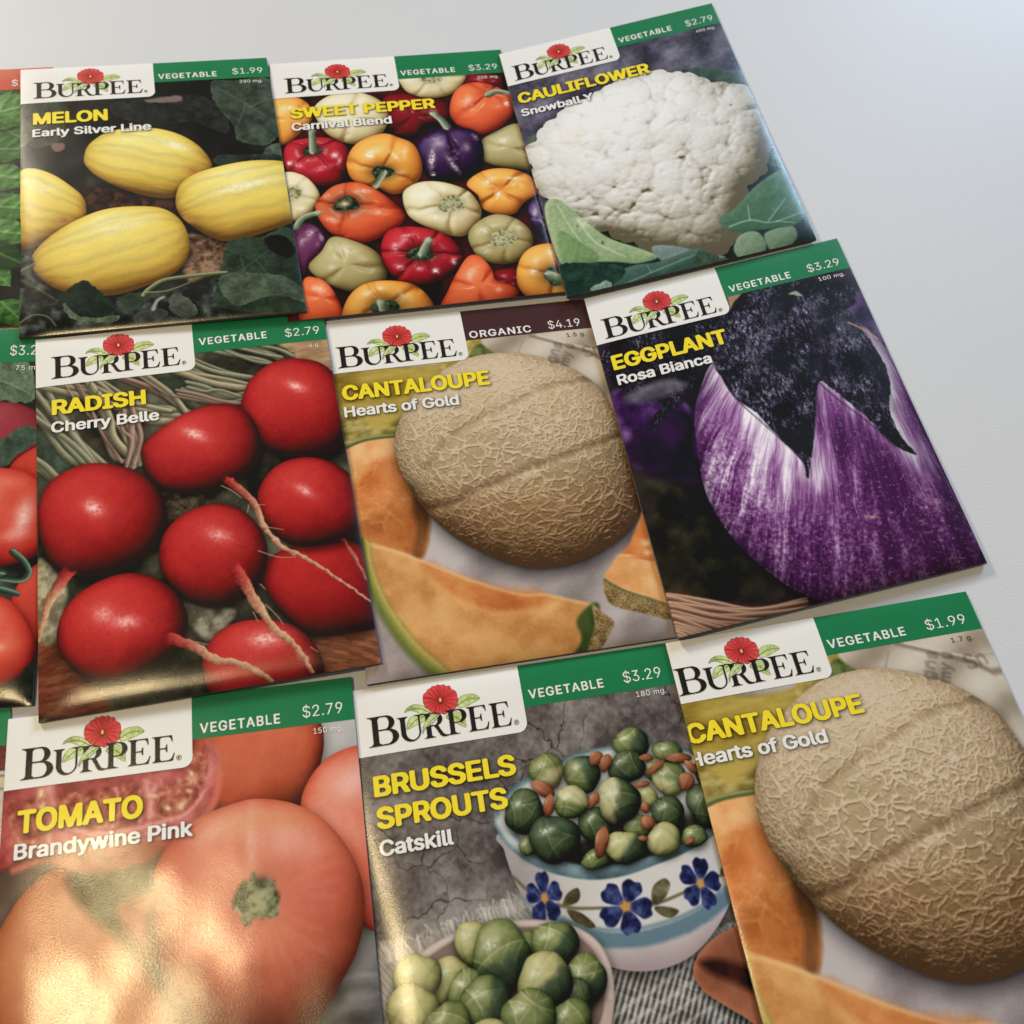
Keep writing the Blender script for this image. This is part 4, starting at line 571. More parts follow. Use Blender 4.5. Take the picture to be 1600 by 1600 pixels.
    A.stroke([(3.5,35.3),(10.7,34),(17.7,37),(25.6,38),(34.2,35.6),(41.2,32.3),(46.5,29),(48.8,24.9),(49.7,19.9)], 1.6, 1.4, (206, 98, 74), .8, .5)
    for h, rx, ry, an in (([(40.8,26)][0], 1.4, .8, -.8), ([(37.5,26.1)][0], 1.3, .7, .6), ([(34.2,22.9)][0], 1.2, .6, .2), ([(43.1,19)][0], 1.1, .6, 1.1), ([(8.7,18.9)][0], 1.0, 1.6, .1), ([(8.9,22.2)][0], .9, 1.3, 0), ([(42.5,22.9)][0], .9, .5, .3), ([(29.8,22.8)][0], 1.0, .5, -.3)):
        A.spot(h, rx, ry, an, (222, 190, 136), .9, None, .3)
    for k in range(22):
        r = np.random.RandomState(k + 40); h = B1MIX([(29.8,19.5)], [(45.1,28.2)], r.rand(), r.rand()); A.spot(h, .5 + r.rand(), .3 + .4 * r.rand(), r.rand() * 3, (214, 150, 132), .5)
    A.poly([(9.6,33),(17,31.9),(25.6,34.2),(34.2,32.7),(37.4,35.8),(29.9,39),(20.3,37.6)], (150, 78, 52), soft=1.6, a=.8); A.stroke([(21.3,34.6),(25.6,35.8),(29.9,34.8)], 1.4, .6, (120, 56, 44), .7, .6, .4)
    PK = [(0, (80, 30, 16)), (.3, (132, 54, 32)), (.52, (178, 78, 50)), (.7, (202, 98, 68)), (.85, (214, 122, 92)), (1, (226, 164, 136))]
    tomato_skin(A, [(-0.6,51.7),(2,46.2),(5.8,40.7),(12.4,36.3),(17.7,38.8),(23.7,44.8),(29,52),(34.1,61.5),(40.2,69.9),(43.1,76.7),(37,82.5),(22.5,84.7),(8,80.4),(-0.3,70.4)], [(0, (70, 32, 14)), (.35, (124, 60, 32)), (.6, (168, 90, 50)), (.85, (194, 120, 74)), (1, (214, 150, 104))], (-.1, -.55, .8), seed=178)
    A.poly([(15.1,38.5),(22.5,38.5),(34.7,39.9),(35.2,44.9),(30,46.7),(27.1,48.8),(29,53),(31.6,57.8),(25.3,51.5),(20,46.3)], lambda x, y, d: ramp(fbm(x, y, .3, 4, 179), [(.3, (50, 44, 24)), (.6, (82, 78, 50)), (.8, (104, 98, 66))]), soft=1.6)
    A.poly([(27.3,45.8),(32,44.4),(36.3,45),(36.2,57),(33.1,58),(30,53.2),(26.8,48.2)], lambda x, y, d: ramp(fbm(x, y, .2, 4, 183), [(.3, (120, 58, 40)), (.7, (170, 92, 64))]), soft=1.0)
    b = tomato_skin(A, [(34.2,44.7),(35.2,38.1),(39.6,32.4),(45.7,28.9),(52.9,27.1),(58.5,26.8),(66.2,28.9),(72.7,33.1),(77.7,39.8),(80.5,47),(80.8,54.3),(78.7,62.1),(74.7,68.3),(69.6,74.2),(62.1,78.6),(52,79),(43.1,74),(37.2,64.3),(34.7,54.3)], PK, (-.05, -.7, .7), [(57.2,49)][0], seed=180, amp=.64, base=.29)
    A.spot([(60.4,32.5)][0], 10, 2.4, .1, (204, 130, 70), .55, b); A.spot([(48.3,32.5)][0], 6, 2.6, -.5, (222, 168, 136), .5, b, .2); A.spot([(65.7,37.6)][0], 8, 3.6, .3, (224, 152, 130), .55, b, .2); A.spot([(56.4,37.4)][0], 1.2, 6, 0, (232, 190, 160), .45, b, .3)
    A.spot([(69.3,49.6)][0], 7, 5, 0, (206, 98, 84), .5, b, .3); A.spot([(62.3,58.2)][0], 12, 5, .3, (208, 108, 84), .4, b, .3); A.spot([(46.3,48.5)][0], 5, 8, .2, (208, 130, 88), .4, b, .3)
    for k in range(30):
        a = k / 30 * 6.283 + .1; r = np.random.RandomState(k + 90); c0 = np.array([(57.2,49.2)][0]); d = np.array([np.cos(a), np.sin(a)])
        A.stroke([c0 + d * 6, c0 + d * (9 + 4 * r.rand()) + r.randn(2) * .5, c0 + d * (12 + 8 * r.rand())], .9, .4, (226, 158, 124), .16, .9, lim=b)
    A.spot([(57.2,49.2)][0], 8.0, 7.4, 0, (178, 92, 62), .5, b)
    A.poly([(51.9,48.5),(52.7,46.3),(54.1,44.9),(55.5,44.9),(56.8,43.1),(58.2,44.7),(60.9,45.4),(61.3,47.5),(62.4,49.4),(61.6,51.1),(62.1,53.2),(58.8,53.5),(57,53),(54,54),(53.3,51.5),(52.1,50.3)], lambda x, y, d: ramp(fbm(x, y, .55, 4, 181) + .1 * (fbm(x, y, 2, 2, 182) - .5), [(.3, (52, 54, 32)), (.48, (90, 94, 62)), (.62, (130, 130, 92)), (.8, (162, 156, 118))]), soft=.5, rag=.8)
    A.spot([(58.4,45.5)][0], 1.6, 1.6, 0, (58, 58, 40), .7); A.spot([(53.8,47.5)][0], 1.2, 1.4, 0, (66, 64, 42), .6); A.spot([(56.9,49.2)][0], 1.6, 1.2, 0, (156, 144, 100), .7); A.spot([(56.3,50.1)][0], .5, .6, 0, (70, 60, 38), .7)
    A.stroke([(57.5,49),(59.1,47.7),(60.5,47.1)], 1.4, 1.0, (150, 152, 104), .8, .4); A.stroke([(57.8,52.6),(59.5,50.8),(61.2,49.5)], 1.2, .8, (136, 138, 92), .7, .4); A.stroke([(55.7,51.3),(54.4,52.6)], 1.4, 1.0, (140, 132, 92), .6, .4)
    return A

def sprout(A, c, rx, ry, tone, seed, an=0.0, cut=None, lim=None):
    """one sprout of the printed picture: overlapping leaves, pale veins, a darker or paler head"""
    rx *= .87; ry *= .87; c = np.array(c); p = [c + np.array([np.cos(an) * rx * np.cos(a) - np.sin(an) * ry * np.sin(a), np.sin(an) * rx * np.cos(a) + np.cos(an) * ry * np.sin(a)]) * (1 + .05 * np.sin(3 * a + seed) + .03 * np.sin(5 * a + seed * 2)) for a in np.arange(12) * np.pi / 6]
    b = A.star(p, c)
    if b is None: return
    if lim is not None:
        full = np.zeros((A.ny, A.nx), np.float32); full[lim['sl']] = lim['m']; b['m'] = b['m'] * full[b['sl']]
    A.drop(b, .1, .8, 1.6, .75)
    v, n = A.shade(b, (-.3, -.65, .7), 1.3)
    r = np.random.RandomState(seed); a0 = r.rand() * 6.28
    fx, fy = c[0] + np.cos(a0) * rx * .45, c[1] + np.sin(a0) * ry * .45            # where the veins run together
    ph = np.arctan2(b['y'] - fy, b['x'] - fx); er = np.hypot(b['x'] - fx, b['y'] - fy) / b['rm']
    leafline = np.zeros_like(v)
    for k in range(3):
        ak = a0 + 2.1 * k + r.rand(); off = .25 + .3 * r.rand()
        d = (b['dx'] * np.cos(ak) + b['dy'] * np.sin(ak)) / b['rm'] - off + .25 * ((-b['dx'] * np.sin(ak) + b['dy'] * np.cos(ak)) / b['rm']) ** 2 * (1 if k % 2 else -1)
        v = v - .13 * smooth(.0, .02, d) * (1 - smooth(.02, .30, d)); leafline = np.maximum(leafline, np.exp(-((d + .03) / .035) ** 2))
    vein = np.exp(-(np.abs(np.sin(ph * 3.5 + 1.2 * fbm(b['x'], b['y'], .3, 2, seed))) / (.05 + .06 / np.maximum(er, .2))) ** 2) * smooth(.1, .3, er) * (1 - smooth(.6, 1.3, er))
    val = v * .66 + .28 + .14 * (fbm(b['x'], b['y'], .45, 4, seed) - .5) * 2 - .22 * b['t'] ** 6
    S = {'dark': [(0, (12, 18, 10)), (.35, (32, 44, 28)), (.6, (58, 74, 46)), (.8, (86, 102, 66)), (1, (130, 140, 100))],
         'mid': [(0, (26, 34, 14)), (.35, (58, 74, 36)), (.6, (96, 112, 60)), (.8, (130, 142, 84)), (1, (176, 180, 126))],
         'pale': [(0, (50, 50, 24)), (.35, (100, 104, 56)), (.6, (150, 150, 92)), (.8, (184, 178, 122)), (1, (212, 204, 156))]}[tone]
    col = ramp(val, S) * (np.array([.98, .95, .90], np.float32) if tone == 'pale' else np.array([.96, .90, .88], np.float32)); w = (np.clip(vein * .5 + leafline * .45, 0, .7) * (.5 + .5 * smooth(.2, .6, v)))[..., None]; pv = C(186, 186, 132) if tone != 'dark' else C(134, 144, 98)
    col = col * (1 - w) + w * pv * np.clip(.45 + .6 * v, .2, 1.05)[..., None]
    if cut is not None:                                                            # a second tone: dark cap or pale butt
        ca, tone2 = cut; d = (b['dx'] * np.cos(ca) + b['dy'] * np.sin(ca)) / b['rm'] + .2 * (fbm(b['x'], b['y'], .4, 3, seed + 4) - .5) * 2
        f = smooth(-.12, .28, d)[..., None] * .9; col2 = ramp(val - .04, {'dark': [(0, (14, 20, 14)), (.4, (34, 46, 32)), (.7, (58, 74, 52)), (1, (110, 124, 92))], 'pale': [(0, (70, 62, 34)), (.4, (138, 130, 82)), (.7, (190, 178, 126)), (1, (220, 210, 168))]}[tone2]); col = col * (1 - f) + f * col2
    A.put(b['sl'], b['m'], col)
    A.spot((c[0] - rx * .28, c[1] - ry * .38), rx * .32, ry * .16, an - .3, (220, 224, 194), .55, b, .6, seed)
    return b
def almond(A, c, l, w, an, seed):
    l *= .85; w *= .85; c = np.array(c); u = np.array([np.cos(an), np.sin(an)]); q = np.array([-u[1], u[0]])
    b = A.star([c + u * l, c + u * l * .4 + q * w, c - u * l * .5 + q * w * .8, c - u * l, c - u * l * .5 - q * w * .8, c + u * l * .4 - q * w], c); A.drop(b, .1, .4, .8, .5)
    v, n = A.shade(b, (-.3, -.6, .7), 1.2); g = fbm((b['dx'] * u[0] + b['dy'] * u[1]) * .3, (b['dx'] * q[0] + b['dy'] * q[1]) * 2.2, 1, 3, seed)
    A.put(b['sl'], b['m'], ramp(v * .6 + .25 + .3 * (g - .5), [(0, (52, 22, 12)), (.4, (108, 56, 32)), (.7, (152, 92, 58)), (1, (200, 148, 108))]))
def sprouts_picture():
    A = Art((112, 101, 94))
    def wall(x, y):
        f = fbm(x, y, .13, 5, 191) * .7 + .3 * fbm(x, y, .9, 4, 192); c = ramp(f, [(.3, (72, 62, 57)), (.5, (108, 97, 90)), (.7, (140, 129, 120))])
        f1, f2, _ = worley(x * .10 + .9 * fbm(x, y, .12, 4, 193), y * .10 + .9 * fbm(x, y, .12, 4, 194), 195); cr = np.exp(-((f2 - f1) / .022) ** 2) * smooth(.45, .62, fbm(x, y, .06, 3, 196))
        g1, g2, _ = worley(x * .22 + .9 * fbm(x, y, .2, 4, 197), y * .22 + .9 * fbm(x, y, .2, 4, 198), 199); cr = np.maximum(cr, .55 * np.exp(-((g2 - g1) / .03) ** 2) * smooth(.5, .7, fbm(x, y, .1, 3, 200)))
        return c * (1 - .55 * cr[..., None])
    A.wash(wall)
    # woven mat, pale with a fringe on the left, striped grey on the right
    def mat(x, y, d):
        u = x * .8 + y * .25; return ramp(.5 + .2 * np.sin(u * 7) * np.sin(y * 5 + u) + .5 * (fbm(x, y, .3, 4, 201) - .5), [(.2, (120, 108, 96)), (.5, (160, 150, 136)), (.8, (190, 182, 168))])
    A.poly([(-0,61.5),(9.2,61),(17.1,58.6),(27.2,57),(35.2,55.2),(39.8,60.6),(50.7,72.2),(90.4,69.8),(84.6,122.7),(-6.1,107.4)], mat, soft=.3, rag=.9)
    r = np.random.RandomState(3)
    for k in range(170):
        t = r.rand(); L = [(-0,61.5),(9.2,61),(17.1,58.6),(27.2,57),(35.2,55.2)]; i = min(int(t * 4), 3); u = t * 4 - i; p = np.array(L[i]) * (1 - u) + np.array(L[i + 1]) * u
        d = np.array([-.4, -1.0]) * (1.0 + 1.8 * r.rand()); cc = r.choice([200, 184, 160, 136]); A.stroke([p + (0, 1), p + d * .5 + r.randn(2) * .4, p + d + r.randn(2) * .6], .4, .25, (cc, cc - 10, cc - 24), .85, .2)
    def stripes(x, y, d):
        u = x * .86 + y * .5 + .4 * (fbm(x, y, .3, 3, 203) - .5); w = y * .9 - x * .45; return ramp(.42 + .30 * np.sin(u * 5.0) + .5 * (fbm(u * .4, w * 3, .5, 3, 202) - .5) - .2 * np.exp(-((y - x * .1 - 84) / 6) ** 2), [(.1, (62, 57, 51)), (.35, (108, 101, 92)), (.6, (154, 147, 136)), (.85, (196, 190, 178))])
    A.poly([(49.3,73.9),(55.1,72.5),(64.3,73),(73.2,71),(85.7,66.5),(106.7,72.5),(94.3,124.3),(31.9,113.8),(45.1,86.3)], stripes, soft=.8)
    for k in range(9):
        A.stroke([tuple(C2Z(1110 + k * 4, 1560 + k * 70)), tuple(C2Z(1250 + k * 20, 1470 + k * 62)), tuple(C2Z(1440 + k * 34, 1340 + k * 56))], .9, .6, (206, 200, 184), .55, .4, .5, k)
    # big painted bowl
    body = A.poly([(31.7,39.3),(31.6,43.6),(32.6,49.4),(34.2,54.6),(36.7,59.6),(41.3,64.8),(46.5,68.9),(51.4,71.6),(56.5,73.2),(62.5,73.6),(69.6,71.9),(76.3,67.5),(82.7,60.9),(90,51.4),(86.6,42.6),(52.6,36)], None); A.drop(body, .3, 1.2, 3.0, .6)
    cx, cy = [(57.5,37.9)][0]
    def glaze(x, y, d):
        g = (x - cx) / 24; v = .72 - .30 * smooth(.1, 1.1, -g) * .9 - .10 * smooth(.3, 1.3, g) + .06 * (fbm(x, y, .2, 4, 204) - .5) - .35 * smooth(60, 79, y)
        return ramp(v, [(.1, (84, 66, 66)), (.35, (130, 118, 116)), (.6, (186, 176, 166)), (.8, (210, 202, 190))])
    A.put(body['sl'], body['m'], glaze(body['x'], body['y'], body['d']))
    A.stroke([(44.1,67.2),(50,70.4),(56.2,72.2),(63.3,72.6),(70.3,71.1),(77.7,66.8)], 3.2, 3.2, (158, 124, 122), .5, 2.2, lim=body); A.stroke([(50.6,67.8),(59.6,69.3),(68.1,68.7),(78.3,64.3)], 2.6, 3.6, (184, 156, 152), .4, 2.2, lim=body)
    A.stroke([(41.9,61.4),(46.9,64.2),(52.1,66.1),(59.1,67),(67.1,66.3),(73.7,64.6),(81.5,61.2)], 3.4, 3.2, (82, 110, 120), .9, .5, .2, lim=body); A.stroke([(33.3,53.4),(37.1,57.6),(42.1,60.4),(47.2,62.5),(52.5,64.1),(59.6,64.8),(67.6,64.1),(74.3,62.4),(82.1,59)], .7, .7, (96, 120, 128), .75, .3, lim=body)
    def flower(c, s, an, sq):
        c = np.array(c)
        for k in range(5):
            a = an + k * 1.2566; d = np.array([np.cos(a) * sq, np.sin(a)]); q = np.array([-np.sin(a) * sq, np.cos(a)]); m = c + d * s * .58
            A.poly([c + d * s * .16 - q * s * .10, m - d * s * .12 - q * s * .30, m + d * s * .16 - q * s * .38, m + d * s * .38 - q * s * .22, m + d * s * .36 + q * s * .02, m + d * s * .40 + q * s * .22, m + d * s * .14 + q * s * .38, m - d * s * .12 + q * s * .28, c + d * s * .16 + q * s * .10], lambda x, y, dd: ramp(fbm(x, y, .6, 3, 205) + .1 * np.exp(-dd / .3), [(.3, (22, 25, 50)), (.55, (38, 44, 84)), (.8, (70, 78, 120))]), soft=.2)
        A.spot(c, s * .2 * sq, s * .2, 0, (186, 128, 52), .95, None, .3, hard=2.0)
    ol = lambda x, y, d: ramp(fbm(x, y, .4, 3, 206), [(.3, (62, 54, 32)), (.6, (92, 84, 56)), (.85, (128, 118, 86))])
    A.stroke([(41.6,57.1),(45.8,58.5),(51.8,59.4)], .8, .6, (96, 84, 52), .9, .25); A.stroke([(61.7,60.6),(66.3,60.1),(71.8,58.9)], .8, .6, (96, 84, 52), .9, .25); A.stroke([(32.8,49.7),(34.7,52.1),(36,53.8)], .7, .5, (96, 84, 52), .9, .25); A.stroke([(78.6,57.1),(80.9,56.9),(84,56.4)], .7, .5, (96, 84, 52), .9, .25)
    A.poly([(42.9,57.5),(44.2,55.2),(46.7,54.3),(47.2,55.7),(46.1,57.3)], ol, soft=.2); A.poly([(43.6,58.4),(46.7,59.7),(49.2,62.6),(47.7,63),(44.7,61.1)], ol, soft=.2); A.poly([(63,59.8),(64,56.8),(66.9,55.5),(68,56.9),(66.5,59.3),(64.2,60.7)], ol, soft=.2); A.poly([(63.3,61.1),(66,61.4),(68.6,62.7),(66.5,63.9),(64,62.7)], ol, soft=.2); A.poly([(80.4,56.6),(82.2,54.5),(85.5,55),(83.7,57.4)], ol, soft=.2)
    flower([(39,55.2)][0], 5.8, 1.0, .72); flower([(56.8,59.9)][0], 6.0, .25, 1.05); flower([(75,57.9)][0], 5.8, .0, .85)
    # rim and the inside
    rim = A.poly([(30.4,35.5),(31.6,33.2),(35.5,29.9),(41.3,27.4),(48.8,25.1),(57.5,23.8),(65.9,24),(73,25.2),(79.8,27.4),(86.1,31),(89.9,35.1),(89.8,39.7),(86,44.7),(81,48.1),(73.8,50.7),(66.5,52.2),(58.2,53.5),(50.8,53.2),(43.9,51.2),(38.2,48.2),(33.7,44.2),(31,40)], lambda x, y, d: ramp(.55 + .3 * (fbm(x, y, .25, 4, 207) - .5) * 2 - .2 * smooth(46, 60, y), [(.2, (44, 66, 70)), (.5, (74, 102, 106)), (.8, (122, 146, 146))]), soft=.25)
    A.stroke([(31.5,37.1),(34,42.9),(38.9,47.2),(44.2,49.4),(51.2,51.3),(58.6,51.7),(66.9,50.4),(74.3,48.9),(81.5,46)], 1.6, 1.4, (150, 160, 158), .55, .8)
    ins = A.poly([(31.6,36),(33.2,33.5),(37.2,30.7),(42.2,28.7),(49.2,26.3),(57.3,25),(65.7,25.1),(72.7,26.3),(79.5,28.5),(85.2,32.1),(88.4,36.1),(87.9,40),(84.4,43.9),(79.6,46.5),(73.2,48.7),(66.4,50.1),(58.8,50.7),(51.4,50.3),(45,48.2),(39.3,44.9),(35.3,41.5),(32.6,38.9)], lambda x, y, d: ramp(fbm(x, y, .1, 3, 208) + .5 * smooth(48, 36, y), [(.3, (30, 30, 22)), (.6, (58, 54, 44)), (.85, (186, 180, 168)), (1.1, (206, 200, 190))]), soft=.3)
    A.stroke([(31.8,37.1),(33.6,41.4),(37,45)], 2.2, 1.6, (200, 198, 190), .8, .6); A.stroke([(32.8,34),(37.1,31.3),(42.1,29.1),(49.1,26.8),(57.2,25.5),(65.6,25.6),(72.6,26.8),(79.4,28.9)], 2.0, 1.6, (206, 202, 194), .8, .6)
    S = lambda t: t
    for c, rx, ry, tone, cut in (([(74.9,27.5)][0], 4.4, 3.2, 'mid', None), ([(66.5,23.9)][0], 5.2, 4.4, 'mid', (.6, 'dark')), ([(84.1,34.2)][0], 4.4, 5.0, 'dark', None), ([(53.1,29.3)][0], 5.2, 5.2, 'mid', (-.3, 'dark')), ([(44.7,27.2)][0], 4.9, 5.0, 'mid', (1.2, 'pale')), ([(70.9,31.2)][0], 3.4, 3.2, 'mid', None), ([(64.2,29.3)][0], 5.4, 4.4, 'dark', None), ([(73.8,33.7)][0], 5.0, 4.8, 'mid', (2.2, 'pale')), ([(81,41.1)][0], 5.2, 6.2, 'dark', None), ([(67.3,37)][0], 3.0, 3.4, 'pale', None), ([(37.8,35.8)][0], 5.4, 6.2, 'dark', None), ([(63.6,43.4)][0], 3.8, 3.2, 'mid', None), ([(54.1,41.6)][0], 5.0, 5.2, 'dark', None), ([(49.2,35.4)][0], 4.9, 4.4, 'mid', (-1.0, 'pale')), ([(60.4,36.8)][0], 6.0, 6.2, 'dark', (3.4, 'pale')), ([(71.5,41.4)][0], 4.6, 4.6, 'dark', None), ([(76.3,47.6)][0], 3.8, 2.8, 'mid', None), ([(37.3,43.6)][0], 2.6, 2.4, 'mid', None), ([(52.3,48.9)][0], 4.0, 2.6, 'mid', None), ([(43.7,42.9)][0], 7.0, 6.2, 'dark', (-1.7, 'dark')), ([(69,47.2)][0], 5.0, 4.2, 'pale', None), ([(59.7,47.4)][0], 5.8, 4.2, 'pale', (.8, 'dark'))):
        sprout(A, c, rx, ry, tone, int(c[0] * 7 + c[1] * 3) % 400, (c[0] % 1 - .5) * .8, cut)
    for c, l, w, an in (([(43,31.2)][0], 3.8, 1.9, .7), ([(43.8,35.2)][0], 3.2, 1.5, 1.9), ([(57.1,26.2)][0], 2.4, 1.8, -.6), ([(59.2,27.7)][0], 2.8, 1.6, -1.0), ([(54.6,35.7)][0], 2.4, 1.3, -.9), ([(71.1,30.5)][0], 3.4, 1.1, -.5), ([(77.2,29.2)][0], 4.0, 1.4, .15), ([(79.8,31.8)][0], 2.6, 1.2, .9), ([(77.7,35)][0], 2.8, 2.2, -.9), ([(66.1,42.8)][0], 2.0, 2.0, 1.2), ([(54.4,45.4)][0], 4.4, 1.8, -1.15), ([(66.8,34)][0], 2.4, .8, .0), ([(69.3,27.9)][0], 2.2, 1.0, .1), ([(66.3,39.4)][0], 1.6, 1.2, 1.5), ([(64.2,46.2)][0], 1.4, .8, .3), ([(75,48.5)][0], 1.6, .8, -.3)):
        almond(A, c, l, w, an, int(c[0] * 5) % 90)
    # small bowl in front
    fb = A.poly([(0.8,76.3),(1.9,70.9),(5.4,65.3),(10.7,61.5),(18.7,58.9),(27,58.4),(36.2,59.4),(43.5,61.6),(48.8,65.6),(50.8,70.8),(50.5,76.5),(48.6,82.3),(42.8,94.8),(29.3,101.1),(9.7,97.9),(1.9,88)], lambda x, y, d: ramp(.5 + .3 * (fbm(x, y, .12, 3, 211) - .5) - .2 * smooth(96, 104, y), [(.2, (124, 98, 88)), (.5, (172, 148, 136)), (.8, (200, 178, 166))]), soft=.25); A.drop(fb, .5, .2, 2.0, .45)
    A.put(fb['sl'], fb['m'], ramp(.55 + .3 * (fbm(fb['x'], fb['y'], .12, 3, 211) - .5), [(.2, (124, 98, 88)), (.5, (172, 148, 136)), (.8, (200, 178, 166))]))
    fi = A.poly([(2.9,76.6),(4.2,71.3),(6.9,66.5),(11.6,62.9),(19,60.2),(26.8,59.7),(35.4,60.7),(42.2,62.6),(47,66.3),(48.8,71),(48.5,76.2),(46.3,81.5),(41.5,85.7),(31.8,86.8),(16.7,84.3),(6.8,80.9)], lambda x, y, d: ramp(.5 - .3 * smooth(76, 92, y) + .1 * (fbm(x, y, .2, 3, 212) - .5), [(.1, (40, 34, 26)), (.35, (92, 72, 62)), (.55, (134, 108, 96))]), soft=.3)
    A.stroke([(2.5,72.8),(5.3,66.2),(10.6,62.3),(18.6,59.5),(26.9,59),(36.1,60),(43.4,62.2),(48.2,65.9),(50.1,71.2),(49.5,76.8)], .8, .9, (214, 196, 182), .6, .5)
    for c, rx, ry, tone, cut in (([(21.5,61.7)][0], 4.6, 5.4, 'pale', None), ([(33.5,65)][0], 3.0, 4.4, 'mid', None), ([(39.7,64.8)][0], 6.2, 5.4, 'mid', (.9, 'dark')), ([(15.7,68.4)][0], 5.6, 5.6, 'pale', None), ([(27.5,65.5)][0], 7.6, 8.8, 'mid', (1.4, 'dark')), ([(8.5,66.7)][0], 6.2, 5.6, 'pale', None), ([(44.9,73)][0], 5.2, 6.2, 'mid', (1.2, 'dark')), ([(42.4,75.7)][0], 4.0, 4.0, 'dark', None), ([(18.8,71.3)][0], 4.6, 5.6, 'mid', None), ([(36,71.8)][0], 7.2, 6.6, 'pale', (1.1, 'dark')), ([(22.9,73.9)][0], 6.6, 6.2, 'mid', (.4, 'dark')), ([(6.7,72.8)][0], 6.6, 6.2, 'pale', None), ([(40.2,80.2)][0], 5.6, 4.8, 'mid', None), ([(31.5,78.1)][0], 7.0, 6.4, 'mid', None), ([(14,77.1)][0], 6.2, 5.4, 'mid', None), ([(22.3,81.6)][0], 6.6, 5.4, 'pale', None), ([(35.4,84.7)][0], 6.0, 5.0, 'mid', None), ([(9.9,80.9)][0], 6.0, 5.0, 'pale', None)):
        sprout(A, c, rx, ry, tone, int(c[0] * 7 + c[1] * 3) % 400 + 7, (c[0] % 1 - .5), cut, lim=fi if c[1] > 104 else None)
    # terracotta jar lying at the right
    tj = A.poly([(68.6,75.2),(71.3,71.7),(75.9,69.2),(80.7,68),(88.7,68),(91.5,84.7),(82.5,88.9),(77,85.2),(73.4,82.4),(69.9,79.2)], None); A.drop(tj, -.2, .8, 2.0, .6)
    A.put(tj['sl'], tj['m'], ramp(.5 + .3 * (fbm(tj['x'], tj['y'], .14, 4, 213) - .5) * 2 + .3 * np.exp(-tj['d'] / 1.6) - .25 * smooth(80, 92, tj['y']), [(.1, (70, 34, 20)), (.4, (124, 66, 42)), (.7, (160, 92, 60)), (1, (186, 120, 86))]))
    A.poly([(70.5,73.8),(74.7,73.7),(79.7,75.5),(87.3,80.2),(86.2,83.8),(78.6,79.7),(73.8,77)], lambda x, y, d: ramp(fbm(x, y, .2, 3, 214), [(.3, (28, 14, 10)), (.7, (66, 32, 22))]), soft=1.0)
    return A

def herb_picture():
    A = Art((18, 22, 14))
    A.wash(lambda x, y: ramp(fbm(x, y, .12, 4, 221), [(.3, (6, 8, 5)), (.6, (24, 32, 16)), (.8, (40, 54, 24))]))
    r = np.random.RandomState(8)
    def mint(c, l, w, an, k, seed):
        c = np.array(c); u = np.array([np.cos(an), np.sin(an)]); q = np.array([-u[1], u[0]]); n = 9; P = []
        for i in range(n + 1): t = i / n; P.append(c + u * (t * 2 - 1) * l + q * w * np.sin(np.pi * t ** .8) * (1 + (.07 if i % 2 else -.05)))
        for i in range(n - 1, 0, -1): t = i / n; P.append(c + u * (t * 2 - 1) * l - q * w * np.sin(np.pi * t ** .8) * (1 + (.07 if i % 2 else -.05)))
        b = A.poly(P, None, n=4)
        if b is None: return
        A.drop(b, .2, 1.0, 2.2, .7)
        al = (b['x'] - c[0]) * u[0] + (b['y'] - c[1]) * u[1]; ac = (b['x'] - c[0]) * q[0] + (b['y'] - c[1]) * q[1]
        h = np.abs(np.sin((al - np.abs(ac) * .8) * .75)) * .45 + 1.3 * fbm(b['x'], b['y'], .6, 4, seed) - .5 * np.exp(-(ac / .5) ** 2); gy, gx = np.gradient(blur(h.astype(np.float32), 2), 1.0 / A.px)
        v = .52 + .30 * (gx * .5 + gy * .8) * -1 + .25 * (fbm(b['x'], b['y'], .15, 3, seed + 1) - .5) - .12 * smooth(.0, w, ac * (1 if u[0] > 0 else -1))
        A.put(b['sl'], b['m'], ramp(v * k, [(0, (12, 28, 8)), (.25, (34, 66, 22)), (.5, (70, 116, 46)), (.75, (120, 164, 84)), (1, (176, 204, 134))]))
        A.stroke([c - u * l, c, c + u * l], .7, .3, (142, 180, 104), .5, .4)
    for k in range(46): mint((r.rand() * 86 - 2, 12 + r.rand() * 98), 8 + 6 * r.rand(), 4.5 + 2.5 * r.rand(), r.rand() * 6.3, .45 + .3 * r.rand(), 222 + k)
    A.poly([(-2, 76), (86, 74), (86, 112), (-2, 112)], (6, 8, 5), soft=5, a=.75)
    for c, l, w, an, k, sd in (([(66.3,27.1)][0], 12, 8, .7, .9, 300), ([(69.4,19.2)][0], 13, 8, -.25, 1.12, 301), ([(67.3,49)][0], 13, 6, .25, 1.0, 302), ([(67.7,36.9)][0], 11, 6, .1, .8, 303), ([(70.8,62.6)][0], 6, 6, .2, 1.0, 304), ([(68.8,72.7)][0], 12, 5.6, .2, 1.0, 305), ([(66.7,89.4)][0], 6, 4.4, .9, .95, 306), ([(71.5,104.2)][0], 6, 5, .9, .8, 307), ([(68.3,81.8)][0], 9, 5, .6, .4, 308)): mint(c, l, w, an, k, sd)
    return A
